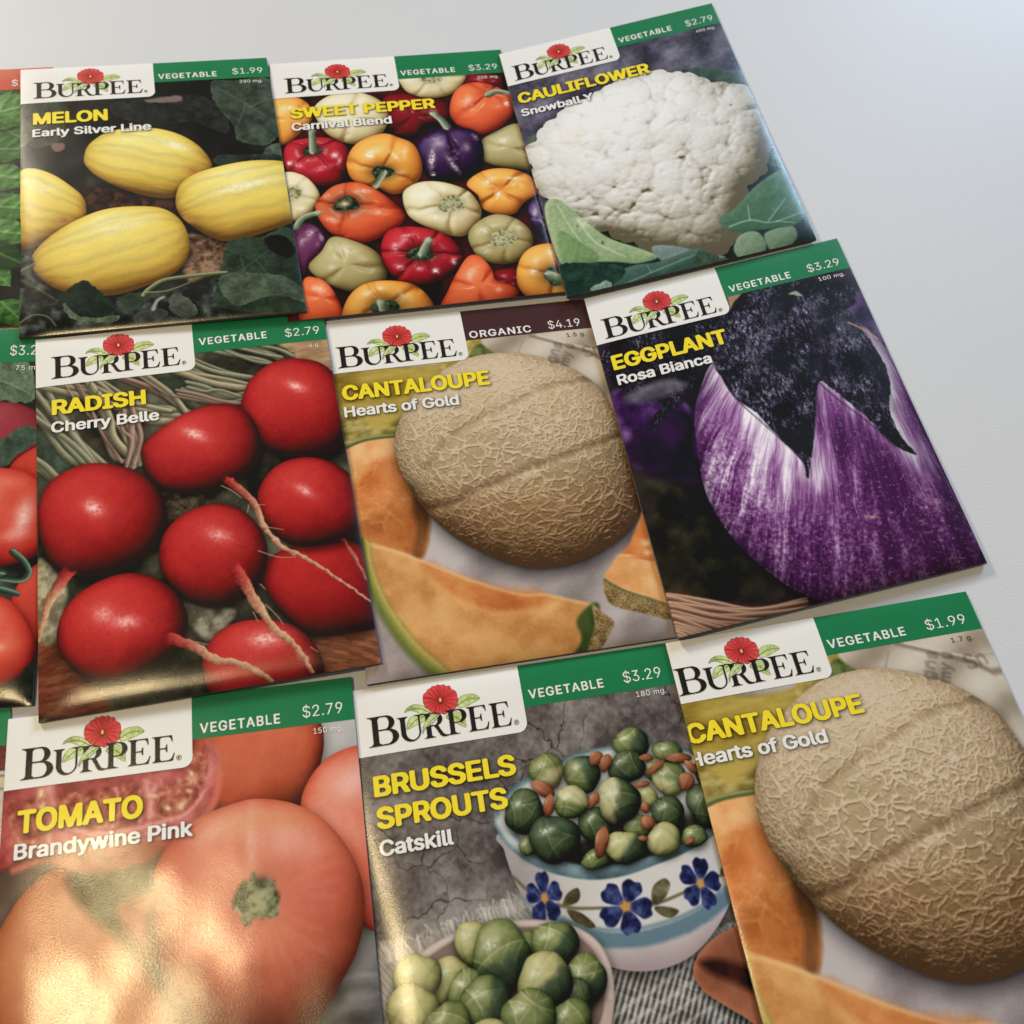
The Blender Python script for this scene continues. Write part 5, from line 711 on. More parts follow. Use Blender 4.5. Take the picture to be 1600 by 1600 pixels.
def vine_tomato_picture():
    A = Art((40, 42, 34))
    A.wash(lambda x, y: ramp(fbm(x, y, .1, 4, 231), [(.3, (20, 16, 14)), (.6, (46, 50, 40)), (.8, (72, 80, 62))]))
    TR = [(0, (56, 10, 8)), (.3, (128, 24, 16)), (.55, (178, 42, 28)), (.8, (204, 66, 46)), (1, (222, 104, 80))]
    kw = dict(drop=(.1, 1.0, 2.4, .7))
    tomato_skin(A, [(22.7,39.2),(34.9,27),(48.3,30.4),(54.6,44.9),(48.3,60.1),(33.3,60.8)], TR, seed=232, **kw); tomato_skin(A, [(51.3,34.8),(59.9,24.4),(71.9,22.7),(81.8,28.9),(81.6,37.5),(69.1,42.7),(58.6,45.1)], [(0, (50, 8, 16)), (.5, (120, 26, 34)), (1, (160, 60, 66))], seed=233, **kw)
    tomato_skin(A, [(71.8,42.8),(76.2,37.3),(84.9,34.7),(89.7,46.5),(83.3,53.3),(75.7,50.1)], TR, seed=238, k=.75, **kw)
    leafy(A, [(46.8,8.2),(67,10.3),(71,9.7),(75.4,14.2),(77.2,21.5),(71.9,22.7),(67.8,21.8),(57.1,22.2)], (86, 104, 76), 234, ([(53.9,14.2),(67.4,16.1),(75.8,20)],)); leafy(A, [(60.6,35.2),(68.5,33.4),(73.7,30),(79.1,30.2),(78.7,34.5),(74.2,37.9),(70.4,41.3),(65,40.4)], (62, 78, 60), 235); leafy(A, [(71,9),(76,12.8),(77.2,21.5),(74.9,17.1)], (96, 112, 82), 236)
    tomato_skin(A, [(74.7,86.3),(76.1,77.2),(79.1,71.7),(84.3,69.1),(91.7,78.1),(90.1,96.4),(82.2,98.8)], TR, seed=237, k=.8, **kw)
    tomato_skin(A, [(48,54.5),(53.3,45.5),(62.4,42),(70.4,41.7),(78,43.8),(83.8,50.5),(84.8,60.6),(80.8,67.5),(71,70.5),(60.2,69.2),(51.2,63.8)], TR, (-.1, -.5, .85), hi=[([(76.7,55.9)][0], 2.4, 5.0, .2, .8, (236, 196, 180)), ([(74.4,61.1)][0], 3.4, 1.8, -.2, .55, (232, 170, 150)), ([(70.7,45.6)][0], 8, 1.6, .1, .3, (226, 120, 96))], seed=239, **kw)
    gv = tube((20, 36, 26), (54, 80, 62), (124, 142, 112))
    A.stroke([(74.7,66.1),(77.9,69.1),(79.3,72.4),(77.2,74.4),(71.1,73.4)], 2.0, 1.6, gv, 1, .3); A.stroke([(60.6,74.9),(71.4,76.6),(76.8,78.3)], 2.4, 1.4, gv, 1, .3); A.stroke([(51,70.1),(64.4,73),(72.4,72.7)], 3.2, 2.0, gv, 1, .3)
    tomato_skin(A, [(51.1,91.2),(57.1,82.4),(66.2,78.7),(74.2,79.6),(80,86.6),(82.1,93.1),(80.3,100.8),(73.2,105.2),(62.7,105.9),(54.4,101.2)], TR, (-.1, -.5, .85), hi=[([(73.7,92.6)][0], 4.0, 3.0, .2, .6, (226, 120, 84)), ([(73.1,93.3)][0], 1.4, 1.0, .2, .6, (240, 180, 140))], seed=240, **kw)
    tomato_skin(A, [(18.7,73.9),(29.7,64.8),(43.1,69.7),(49.3,84.1),(42.4,97.6),(26.9,98)], TR, seed=241, **kw)
    leafy(A, [(74.5,104.6),(79,101.4),(82.1,97.3),(83.3,105.9),(77.4,108.3)], (34, 34, 28), 242)
    return A
def pale_page_picture():
    A = Art((176, 160, 140))
    A.wash(lambda x, y: ramp(fbm(x, y, .06, 4, 251), [(.3, (150, 134, 116)), (.5, (182, 168, 150)), (.7, (202, 190, 172))]))
    A.poly([(-2, 10), (84, 10), (84, 16.5), (-2, 16.5)], (96, 26, 34), soft=.3)
    for y, w, c in ((16.6, .5, (60, 20, 20)), (18.2, .6, (120, 84, 50)), (20.0, 1.0, (196, 170, 120)), (21.6, .4, (110, 84, 60))): A.stroke([(-2, y), (40, y + .1), (84, y)], w, w, c, .9, .3)
    for k in range(9): A.stroke([(-2, 30 + k * 9), (40, 28 + k * 9), (84, 30 + k * 9)], 2.2, 2.2, (112, 40, 40) if k % 2 else (150, 120, 84), .5, 1.5)
    return A

# ---------------------------------------------------------------- materials
def lin(c): c = np.asarray(c, float); return np.where(c <= .04045, c / 12.92, ((c + .055) / 1.055) ** 2.4)
def srgb(c): c = np.clip(c, 0, 1); return np.where(c <= .0031308, c * 12.92, 1.055 * c ** (1 / 2.4) - .055)
PAPER = np.array([0.80, 0.80, 0.79]); SEEN = lin(np.array([226, 219, 207]) / 255.0)     # how the packets' white paper reads in the photograph
def ink(c): return np.clip(lin(np.array(c) / 255.0) / SEEN * PAPER, 0.004, 0.86)         # a colour read from the photograph -> the colour of the ink
def gloss(name, rgb=None, image=None, rough=0.21, bump=0.07, fine=2400, rough_var=0.06):
    m = bpy.data.materials.new(name); m.use_nodes = True; nt = m.node_tree; N = nt.nodes; b = N['Principled BSDF']
    tc = N.new('ShaderNodeTexCoord')
    n1 = N.new('ShaderNodeTexNoise'); n1.inputs['Scale'].default_value = fine; n1.inputs['Detail'].default_value = 2
    n2 = N.new('ShaderNodeTexNoise'); n2.inputs['Scale'].default_value = 60; n2.inputs['Detail'].default_value = 2
    mp = N.new('ShaderNodeMapping'); mp.inputs['Scale'].default_value = (1.0, 1.7, 1.0); mp.inputs['Rotation'].default_value = (0, 0, .35)
    nt.links.new(tc.outputs['Object'], mp.inputs[0]); nt.links.new(mp.outputs[0], n1.inputs['Vector']); nt.links.new(tc.outputs['Object'], n2.inputs['Vector'])
    bp = N.new('ShaderNodeBump'); bp.inputs['Strength'].default_value = bump; bp.inputs['Distance'].default_value = 0.0004
    nt.links.new(n1.outputs[0], bp.inputs['Height']); nt.links.new(bp.outputs[0], b.inputs['Normal'])
    mr = N.new('ShaderNodeMapRange'); mr.inputs['To Min'].default_value = rough - rough_var; mr.inputs['To Max'].default_value = rough + rough_var
    nt.links.new(n2.outputs[0], mr.inputs[0]); nt.links.new(mr.outputs[0], b.inputs['Roughness'])
    b.inputs['Specular IOR Level'].default_value = 0.40
    if image is not None:
        t = N.new('ShaderNodeTexImage'); t.image = image; t.interpolation = 'Cubic'; t.extension = 'EXTEND'; nt.links.new(t.outputs[0], b.inputs['Base Color'])
    else: b.inputs['Base Color'].default_value = (*rgb, 1)
    return m
def picture_image(name, A):
    A.grain(.010)
    al = lin(A.im) / SEEN * PAPER; al = al + .09 * (al @ np.array([.25, .65, .10])[:, None] - al); al = np.clip(al - .010 * (1 - al), .003, .86); px = np.ones((A.ny, A.nx, 4), np.float32); px[..., :3] = srgb(al)
    im = bpy.data.images.new(name, A.nx, A.ny); im.pixels.foreach_set(px[::-1].ravel()); im.update(); im.pack(); return im
WHITE = gloss('white_coated_paper', PAPER)
INK_GREEN = gloss('green_ink', ink((26, 112, 66))); INK_RED = gloss('red_ink', ink((184, 66, 38))); INK_BROWN = gloss('brown_ink', ink((66, 38, 38)))
INK_BLACK = gloss('black_ink', (0.012, 0.011, 0.011)); INK_YELLOW = gloss('yellow_ink', ink((238, 206, 44))); INK_WHITE = gloss('white_ink', PAPER * .98)
INK_GREY = gloss('grey_ink', ink((60, 50, 44)))
EDGE = gloss('shade_dark_paper_edge', (0.10, 0.09, 0.085), rough=.7)  # paper sides coloured dark, contact shadow lines put into the colour

# ---------------------------------------------------------------- lettering: outlines of the font -> inked shapes
def bundled(name):
    try: return bpy.data.fonts.load(os.path.join(bpy.utils.system_resource('DATAFILES', path='fonts'), name))
    except Exception: return None
SANS = bundled('Inter.woff2')
def outlines(text, spacing=1.0):
    c = bpy.data.curves.new('lettering', 'FONT'); c.body = text; c.fill_mode = 'NONE'; c.resolution_u = 6; c.space_character = spacing
    if SANS: c.font = SANS
    o = bpy.data.objects.new('lettering', c); COL.objects.link(o)
    dg = bpy.context.evaluated_depsgraph_get(); dg.update(); me = o.evaluated_get(dg).to_mesh()
    V = np.array([v.co[:2] for v in me.vertices]); E = np.array([e.vertices[:] for e in me.edges])
    o.evaluated_get(dg).to_mesh_clear(); bpy.data.objects.remove(o); bpy.data.curves.remove(c)
    # put each closed outline in order, so that its winding can be counted
    nb = {}
    for a, b in E: nb.setdefault(a, []).append(b); nb.setdefault(b, []).append(a)
    seen = set(); loops = []
    for s in range(len(V)):
        if s in seen or s not in nb: continue
        L = [s]; seen.add(s); cur = max(nb[s]) if len(nb[s]) > 1 and max(nb[s]) - s > 1 and min(nb[s]) == s + 1 else nb[s][0]
        cur = s + 1 if s + 1 in nb[s] else nb[s][0]
        while cur not in seen:
            L.append(cur); seen.add(cur); nx = [k for k in nb[cur] if k not in seen]
            if not nx: break
            cur = nx[0]
        if len(L) > 2: loops.append(V[L])
    return loops
def wind(loops, x0, y0, nx, ny, s):
    W = np.zeros((ny, nx + 1), np.int32)
    for P in loops:
        Q = np.roll(P, -1, 0)
        for (ax, ay), (bx, by) in zip(P, Q):
            if ay == by: continue
            d = 1 if by > ay else -1; lo, hi = (ay, by) if by > ay else (by, ay)
            r0 = max(0, math.ceil((lo - y0) * s - .5)); r1 = min(ny - 1, math.ceil((hi - y0) * s - .5) - 1)
            for r in range(r0, r1 + 1):
                y = y0 + (r + .5) / s; x = ax + (y - ay) * (bx - ax) / (by - ay); c = min(max(math.ceil((x - x0) * s - .5), 0), nx); W[r, c] += d
    return np.cumsum(W, 1)[:, :nx] != 0
CAP = None
def text_field(text, cap, bold=0.0, spacing=1.0, s=None):
    """field > .5 inside the ink; rows upward from the baseline; returns field, step (mm), x and y of the first sample (mm), ink width"""
    global CAP
    if CAP is None: CAP = np.concatenate(outlines('H'))[:, 1].max()
    L = outlines(text, spacing); P = np.concatenate(L); k = cap / CAP; s = s or max(34, 9.0 * cap)  # samples per em unit of cap height
    pad = .25; x0, y0 = P[:, 0].min() - pad, P[:, 1].min() - pad; x1, y1 = P[:, 0].max() + pad, P[:, 1].max() + pad
    r = s / CAP; nx, ny = int((x1 - x0) * r) + 1, int((y1 - y0) * r) + 1
    F = wind(L, x0, y0, nx, ny, r).astype(np.float32)
    b = bold * CAP * r
    if b > .3:
        G = F.copy(); n = int(math.ceil(b))
        for dy in range(-n, n + 1):
            for dx in range(-n, n + 1):
                q = max(abs(dx), abs(dy) * 1.3, .76 * (abs(dx) + abs(dy) * 1.3))
                if 0 < q <= b + .5: G = np.maximum(G, np.clip(b + .5 - q, 0, 1) * np.roll(np.roll(F, dy, 0), dx, 1))
        F = G
    return blur(F, .75), 1.0 / r * k, x0 * k, y0 * k
def march(F, lev=.5):
    """ink field -> flat polygons (cells inside merged into runs); x to the right, y up, in samples"""
    I = F > lev; ny, nx = F.shape; V = []; idx = {}; faces = []
    def vert(key, p):
        if key not in idx: idx[key] = len(V); V.append(p)
        return idx[key]
    full = I[:-1, :-1] & I[1:, :-1] & I[:-1, 1:] & I[1:, 1:]; some = (I[:-1, :-1] | I[1:, :-1] | I[:-1, 1:] | I[1:, 1:]) & ~full
    for j in range(ny - 1):
        row = full[j]; i = 0; ks = np.flatnonzero(row)
        if len(ks):
            for run in np.split(ks, np.flatnonzero((np.diff(ks) > 1) | (ks[1:] % 24 == 0)) + 1):
                a, b = int(run[0]), int(run[-1]) + 1
                faces.append([vert(('p', a, j), (a, j)), vert(('p', b, j), (b, j)), vert(('p', b, j + 1), (b, j + 1)), vert(('p', a, j + 1), (a, j + 1))])
    for j, i in zip(*np.nonzero(some)):
        i = int(i); j = int(j); f = []
        c = [(i, j), (i + 1, j), (i + 1, j + 1), (i, j + 1)]
        for q in range(4):
            (ax, ay), (bx, by) = c[q], c[(q + 1) % 4]; fa, fb = F[ay, ax], F[by, bx]
            if fa > lev: f.append(vert(('p', ax, ay), (ax, ay)))
            if (fa > lev) != (fb > lev):
                t = (lev - fa) / (fb - fa); f.append(vert(('e',) + tuple(sorted(((ax, ay), (bx, by)))), (ax + (bx - ax) * t, ay + (by - ay) * t)))
        if len(f) >= 3: faces.append(f)
    return V, faces
_INK = {}
def text_shape(text, x0, x1, base, cap, bold, spacing=1.0):
    """the lettering in packet millimetres (y down), fitted between x0 and x1 on its baseline"""
    key = (text, cap, bold, spacing)
    if key not in _INK: F, st, fx, fy = text_field(text, cap, bold, spacing); _INK[key] = (F, st, fx, fy, march(F))
    F, st, fx, fy, (V, faces) = _INK[key]
    V = np.array(V, float); X = V[:, 0] * st + fx; Y = V[:, 1] * st + fy; a, b = X.min(), X.max()
    if x1 is None: kx = 1.0
    elif x0 is None: kx = 1.0; x0 = x1 - (b - a)
    else: kx = (x1 - x0) / (b - a)
    return np.stack([x0 + (X - a) * kx, base - Y], 1), faces
def clip_left(V, faces, xmin=0.12):
    keep = [f for f in faces if max(V[i][0] for i in f) > xmin]; V = V.copy(); V[:, 0] = np.maximum(V[:, 0], xmin); return V, keep

# the emblem and the serif brand lettering
def emblem_art():
    A = Art((255, 255, 255), 26.0, 15.0, 24); dark = (52, 58, 26)
    def leaf(p, mid, side):
        b = A.poly(p, lambda x, y, d: ramp(fbm(x, y, .5, 3, 5) + .12 * (y > 7), [(.2, (146, 166, 84)), (.5, (182, 196, 112)), (.8, (206, 214, 144))]))
        P = spline(p, True, 8); A.stroke(np.vstack([P, P[:1]]), .13, .13, dark, .9, .08, n=1); A.stroke(mid, .16, .1, dark, .85, .1)
        M = spline(mid, False, 6)
        for i in range(3, len(M) - 2, 3):
            d = M[i + 1] - M[i - 1]; d = d / np.linalg.norm(d)
            for sgn in (1, -1): q = np.array([d[0] * .6 - sgn * d[1], d[1] * .6 + sgn * d[0]]); A.stroke([M[i], M[i] + q * .75], .09, .05, dark, .55, .1, lim=b)
        return b
    B = [leaf(O([(25.7,6.8),(26.7,5.8),(28.4,5.5),(30.1,5.7),(31.4,7),(29.7,7.8),(27.6,8.5),(25.7,8.5)]), O([(25.7,7.9),(28.2,6.8),(31.2,6.9)]), 1),
         leaf(O([(12.3,7.7),(13,6.7),(14.7,6),(16.6,6.4),(18.1,7.5),(18.8,8.9),(16.6,8.7),(14.8,7.7),(13.6,7.4)]), O([(18.6,8.7),(16.2,7.3),(13,7)]), 1),
         leaf(O([(12.5,12),(12.7,10.4),(13.7,9.1),(15.4,8.6),(18.2,9.1),(17.7,10.1),(16.4,10.8),(14.4,11.4)]), O([(17.8,9.3),(15.2,9.8),(12.9,11.6)]), 1),
         leaf(O([(22.4,10.2),(24.6,9.2),(26.2,10.2),(26.9,11.5),(27,13.6),(25.7,13),(24.2,11.9),(23.1,11.3)]), O([(22.9,10.1),(25,10.9),(26.9,13.2)]), 1)]
    F = O([(17.3,4.5),(17.6,3.7),(18.2,3.4),(18.7,2.7),(19.4,2.5),(19.9,2),(20.7,2.1),(21.3,1.8),(22.1,2.1),(22.9,2),(23.4,2.5),(24.3,2.6),(24.7,3.5),(25.4,4),(25.8,4.6),(25.9,5.7),(25.9,6.5),(25.6,7.2),(25.6,7.9),(24.9,8.6),(24.3,8.9),(23.4,9),(22.8,9.5),(22.1,9.7),(21.4,9.4),(20.6,9.4),(19.8,8.9),(19.1,8.7),(18.4,7.8),(17.7,7.2),(17.3,6.3),(17.2,5.6)]); c = np.array(O([(21.5,5.9)])[0])
    b = A.star(F, c); ph, t = b['ph'], b['t']
    pet = np.abs(np.sin(ph * 2.5 + .9)); v = .60 + .10 * np.sin(ph * 19 + 3 * fbm(b['x'], b['y'], .6, 2, 3)) * smooth(.15, .6, t) - .26 * np.exp(-(pet / .10) ** 2) * smooth(.1, .5, t) - .35 * np.exp(-(t / .26) ** 2) + .10 * smooth(.6, 1, t)
    A.put(b['sl'], b['m'], ramp(v, [(.1, (84, 20, 24)), (.4, (172, 40, 40)), (.6, (204, 56, 54)), (.85, (222, 84, 78))]))
    P = spline(F, True, 6); A.stroke(np.vstack([P, P[:1]]), .14, .14, (110, 24, 26), .8, .08, n=1)
    for k in range(34):
        a = k / 34 * 6.283; r = np.random.RandomState(k); d = np.array([np.cos(a), np.sin(a)]); A.stroke([c + d * (.9 + .8 * r.rand()), c + d * (2.0 + 1.4 * r.rand()) + r.randn(2) * .15], .10, .05, (120, 26, 28), .55, .1, lim=b)
    A.spot((c[0], c[1] + .1), .55, .8, 0, (90, 24, 20), .8); A.spot((c[0], c[1]), .34, .62, 0, (232, 204, 84), 1.0, hard=2.0); A.spot((c[0] + .05, c[1] + .75), .28, .2, 0, (60, 30, 24), .9)
    m = np.zeros((A.ny, A.nx), np.float32)
    for q in B + [b]: m[q['sl']] = np.maximum(m[q['sl']], q['m'])
    A2 = leaf(O([(16.2,13.6),(16.5,11.9),(17.7,10.1),(19.1,9.3),(20.9,9.5),(19.6,10.8),(18.2,11.8),(16.9,12.5)]), O([(20.5,9.6),(18.3,11),(16.4,13.3)]), 1)
    m2 = np.zeros_like(m); m2[A2['sl']] = A2['m']
    return A, m, m2
EO = (11.0, 0.5)                                             # where the emblem's own picture starts on the label
def O(P): return [(x + .5 - EO[0], y - EO[1]) for x, y in P]
def brand_field():
    s = 22; nx, ny = int(38.5 * s), int(9.0 * s); F = np.zeros((ny, nx), np.float32)   # x from 2.5 mm, y from 7 mm (down)
    Y, X = np.meshgrid(np.arange(ny) / s + 7.0, np.arange(nx) / s + 2.5, indexing='ij')
    base = 14.95
    def poly(P):
        P = np.array(P, float); ins = np.zeros(X.shape, bool); Q = np.roll(P, -1, 0)
        for (ax, ay), (bx, by) in zip(P, Q):
            if ay != by: ins ^= ((ay > Y) != (by > Y)) & (X < (bx - ax) * (Y - ay) / (by - ay) + ax)
        F[ins] = 1
    def G(x, w, h): return lambda a, b: (x + a * w, base - b * h)
    def rect(g, a0, b0, a1, b1): poly([g(a0, b0), g(a1, b0), g(a1, b1), g(a0, b1)])
    def foot(g, a0, a1, st0, st1, b, up, th=.035, br=.07):          # a bracketed serif
        sg = 1 if up else -1
        poly([g(a0, b), g(a1, b), g(a1, b + sg * th * .7), g(st1 + (a1 - st1) * .45, b + sg * th * 1.15), g(st1, b + sg * (th + br)), g(st0, b + sg * (th + br)), g(st0 - (st0 - a0) * .45, b + sg * th * 1.15), g(a0, b + sg * th * .7)])
    def bowl(g, cx, cy, Rx, Ry, rx, ry, dx=0.0):
        th = np.linspace(np.pi / 2, -np.pi / 2, 40); ou = [g(cx + Rx * np.cos(t) ** .85 if np.cos(t) > 0 else cx, cy + Ry * np.sin(t)) for t in th]; inn = [g(cx + dx + max(rx * max(np.cos(t), 0) ** .85, 0), cy + ry * np.sin(t)) for t in th[::-1]]
        poly(ou + inn)
    # B
    g = G(3.4, 7.5, 7.4); foot(g, 0, .52, .15, .345, 0, True); foot(g, 0, .5, .15, .345, 1, False); rect(g, .15, 0, .345, 1)
    rect(g, .3, .955, .58, 1.0); rect(g, .3, .50, .60, .545); rect(g, .3, 0, .60, .045)
    bowl(g, .56, .75, .335, .25, .145, .205); bowl(g, .58, .272, .42, .272, .215, .225)
    # U
    g = G(10.75, 6.5, 6.2); foot(g, 0, .42, .11, .30, 1, False); rect(g, .11, .34, .30, .98); foot(g, .66, 1.0, .80, .865, 1, False, .03, .04); rect(g, .80, .34, .865, .98)
    th = np.linspace(np.pi, 2 * np.pi, 48); poly([g(.4875 + .3775 * np.cos(t), .36 + .375 * np.sin(t)) for t in th] + [g(.55 + .25 * np.cos(t), .36 + .305 * np.sin(t)) for t in th[::-1]])
    # R
    g = G(17.0, 6.0, 6.2); foot(g, 0, .48, .12, .32, 0, True); foot(g, 0, .4, .12, .32, 1, False); rect(g, .12, 0, .32, 1); rect(g, .3, .955, .50, 1); rect(g, .3, .455, .50, .50); bowl(g, .46, .728, .36, .272, .155, .228)
    poly([g(.42, .49), g(.60, .50), g(.70, .30), g(.80, .12), g(.90, .055), g(1.0, .05), g(.99, .0), g(.86, -.02), g(.74, .0), g(.66, .07), g(.55, .28)])
    # P
    g = G(22.75, 5.6, 6.2); foot(g, 0, .56, .14, .345, 0, True); foot(g, -.04, .5, .14, .345, 1, False); rect(g, .14, 0, .345, 1); rect(g, .3, .955, .56, 1); rect(g, .33, .44, .56, .485); bowl(g, .52, .72, .41, .28, .19, .236)
    # E E
    for x in (28.0, 33.65):
        g = G(x, 5.4, 6.2); foot(g, 0, .5, .14, .35, 0, True); foot(g, 0, .5, .14, .35, 1, False); rect(g, .14, 0, .35, 1); rect(g, .3, .955, .86, 1); rect(g, .3, 0, .86, .045); rect(g, .3, .49, .60, .53)
        poly([g(.66, 1), g(.88, 1), g(.905, .74), g(.872, .74), g(.82, .88), g(.74, .955), g(.66, .96)]); poly([g(.58, .53), g(.63, .66), g(.665, .66), g(.665, .36), g(.63, .36), g(.58, .49)])
        poly([g(.62, 0), g(.90, 0), g(.985, .30), g(.95, .31), g(.86, .13), g(.76, .055), g(.62, .045)])
    # registered mark
    cx, cy = 39.95, 14.35; r = np.hypot(X - cx, Y - cy); F[(r < .62) & (r > .50)] = 1
    rect(lambda a, b: (a, b), cx - .24, cy - .34, cx - .12, cy + .34); q = (np.hypot(X - cx, (Y - cy + .16) * 1.0) < .20) & (np.hypot(X - cx, Y - cy + .16) > .09) & (X > cx - .12); F[q] = 1
    poly([(cx - .02, cy), (cx + .1, cy), (cx + .28, cy + .34), (cx + .14, cy + .34)])
    F = blur(F, 1.0)[::-1]; V, faces = march(F); V = np.array(V, float); return np.stack([V[:, 0] / s + 2.5, 7.0 + (ny - 1 - V[:, 1]) / s], 1), faces

# ---------------------------------------------------------------- a packet's surface and the printed pieces that lie on it
def homog(dst):
    src = [(0, 0), (PW, 0), (PW, PH), (0, PH)]; A = []; b = []
    for (x, y), (u, v) in zip(src, dst): A += [[x, y, 1, 0, 0, 0, -u * x, -u * y], [0, 0, 0, x, y, 1, -v * x, -v * y]]; b += [u, v]
    return np.append(np.linalg.solve(np.array(A, float), np.array(b, float)), 1).reshape(3, 3)
class Packet:
    def __init__(s, corners, bases, bulge=1.0, seed=0, thick=.45, wr=.45, foot=.9, tau=3.2):
        s.M = homog(corners); s.b = bases; s.k = bulge; s.seed = seed; s.th = thick; s.wr = wr; s.ft = foot; s.tau = tau
        c = np.mean(corners, 0); s.c = c; e = np.array(corners[1]) - np.array(corners[0]); s.rot = math.atan2(e[1], e[0])
    def base(s, u, v):
        a, b2, c, d = s.b; p = u / PW; q = v / PH; return a * (1 - p) * (1 - q) + b2 * p * (1 - q) + c * p * q + d * (1 - p) * q
    def z(s, u, v):
        du = np.clip(np.minimum(u, PW - u), 0, None); dv = np.clip(np.minimum(v, PH - v), 0, None)
        f = (1 - np.exp(-du / s.tau)) * (1 - np.exp(-dv / 2.6)) * (.22 + .98 * smooth(12, 80, v))
        w = s.wr * (fbm(u + 40, v + 40, .05, 3, 300 + s.seed) - .5) * (1 - np.exp(-np.minimum(du, dv) / 6)) * smooth(6, 40, v)
        return s.base(u, v) + s.th + s.ft * smooth(55, 108, v) + s.k * f + w
    def at(s, uv, off=0.0, z=None):
        uv = np.asarray(uv, float); u, v = uv[:, 0], uv[:, 1]; w = s.M[2, 0] * u + s.M[2, 1] * v + 1
        x = (s.M[0, 0] * u + s.M[0, 1] * v + s.M[0, 2]) / w; y = (s.M[1, 0] * u + s.M[1, 1] * v + s.M[1, 2]) / w
        zz = s.z(u, v) + off if z is None else np.full_like(x, z)
        p = np.stack([x - s.c[0], y - s.c[1], zz], 1); ca, sa = math.cos(-s.rot), math.sin(-s.rot)
        return np.stack([p[:, 0] * ca - p[:, 1] * sa, p[:, 0] * sa + p[:, 1] * ca, p[:, 2]], 1) * .001
def link(name, V, F, mat, parent, uv=None, smooth_=True):
    me = bpy.data.meshes.new(name); me.from_pydata([tuple(v) for v in V], [], [tuple(f) for f in F]); me.update()
    if uv is not None:
        lay = me.uv_layers.new(name='print'); li = np.empty(len(me.loops), np.int32); me.loops.foreach_get('vertex_index', li); lay.data.foreach_set('uv', np.asarray(uv, np.float32)[li].ravel())
    me.materials.append(mat)
    if smooth_: me.polygons.foreach_set('use_smooth', np.ones(len(me.polygons), bool))
    o = bpy.data.objects.new(name, me); COL.objects.link(o)
    if parent is not None: o.parent = parent
    return o
def flip(F): return [f[::-1] for f in F]
def sheet(pk, name, poly_rows, mat, parent, off, uvfn=None):
    """a sheet given by rows of (v, u0, u1), following the packet's surface"""
    nu = 24; uv = []; F = []
    for v, u0, u1 in poly_rows: uv += [(u0 + (u1 - u0) * i / nu, v) for i in range(nu + 1)]
    for r in range(len(poly_rows) - 1):
        for i in range(nu): a = r * (nu + 1) + i; F.append((a, a + nu + 1, a + nu + 2, a + 1))
    uv = np.array(uv); return link(name, pk.at(uv, off), F, mat, parent, uvfn(uv) if uvfn else None)
def inked(pk, name, V, F, mat, parent, off, uv=None):
    return link(name, pk.at(V, off), F, mat, parent, uv)
def printed_shadow(A, V, F, dx, dy, soft, k):
    """the soft dark halo printed round the title lettering"""
    m = np.zeros((A.ny, A.nx), np.float32); px = A.px
    for f in F:
        P = np.array([V[i] for i in f]); x0, y0 = P.min(0); x1, y1 = P.max(0)
        a, b, c, d = max(0, int((x0 + dx) * px)), min(A.nx, int((x1 + dx) * px) + 1), max(0, int((y0 + dy) * px)), min(A.ny, int((y1 + dy) * px) + 1)
        if b > a and d > c: m[c:d, a:b] = np.maximum(m[c:d, a:b], min(1.0, (x1 - x0) * (y1 - y0) * px * px * 1.2))
    A.im *= (1 - np.clip(blur(m, soft * px) * 1.25, 0, 1) * k)[..., None]

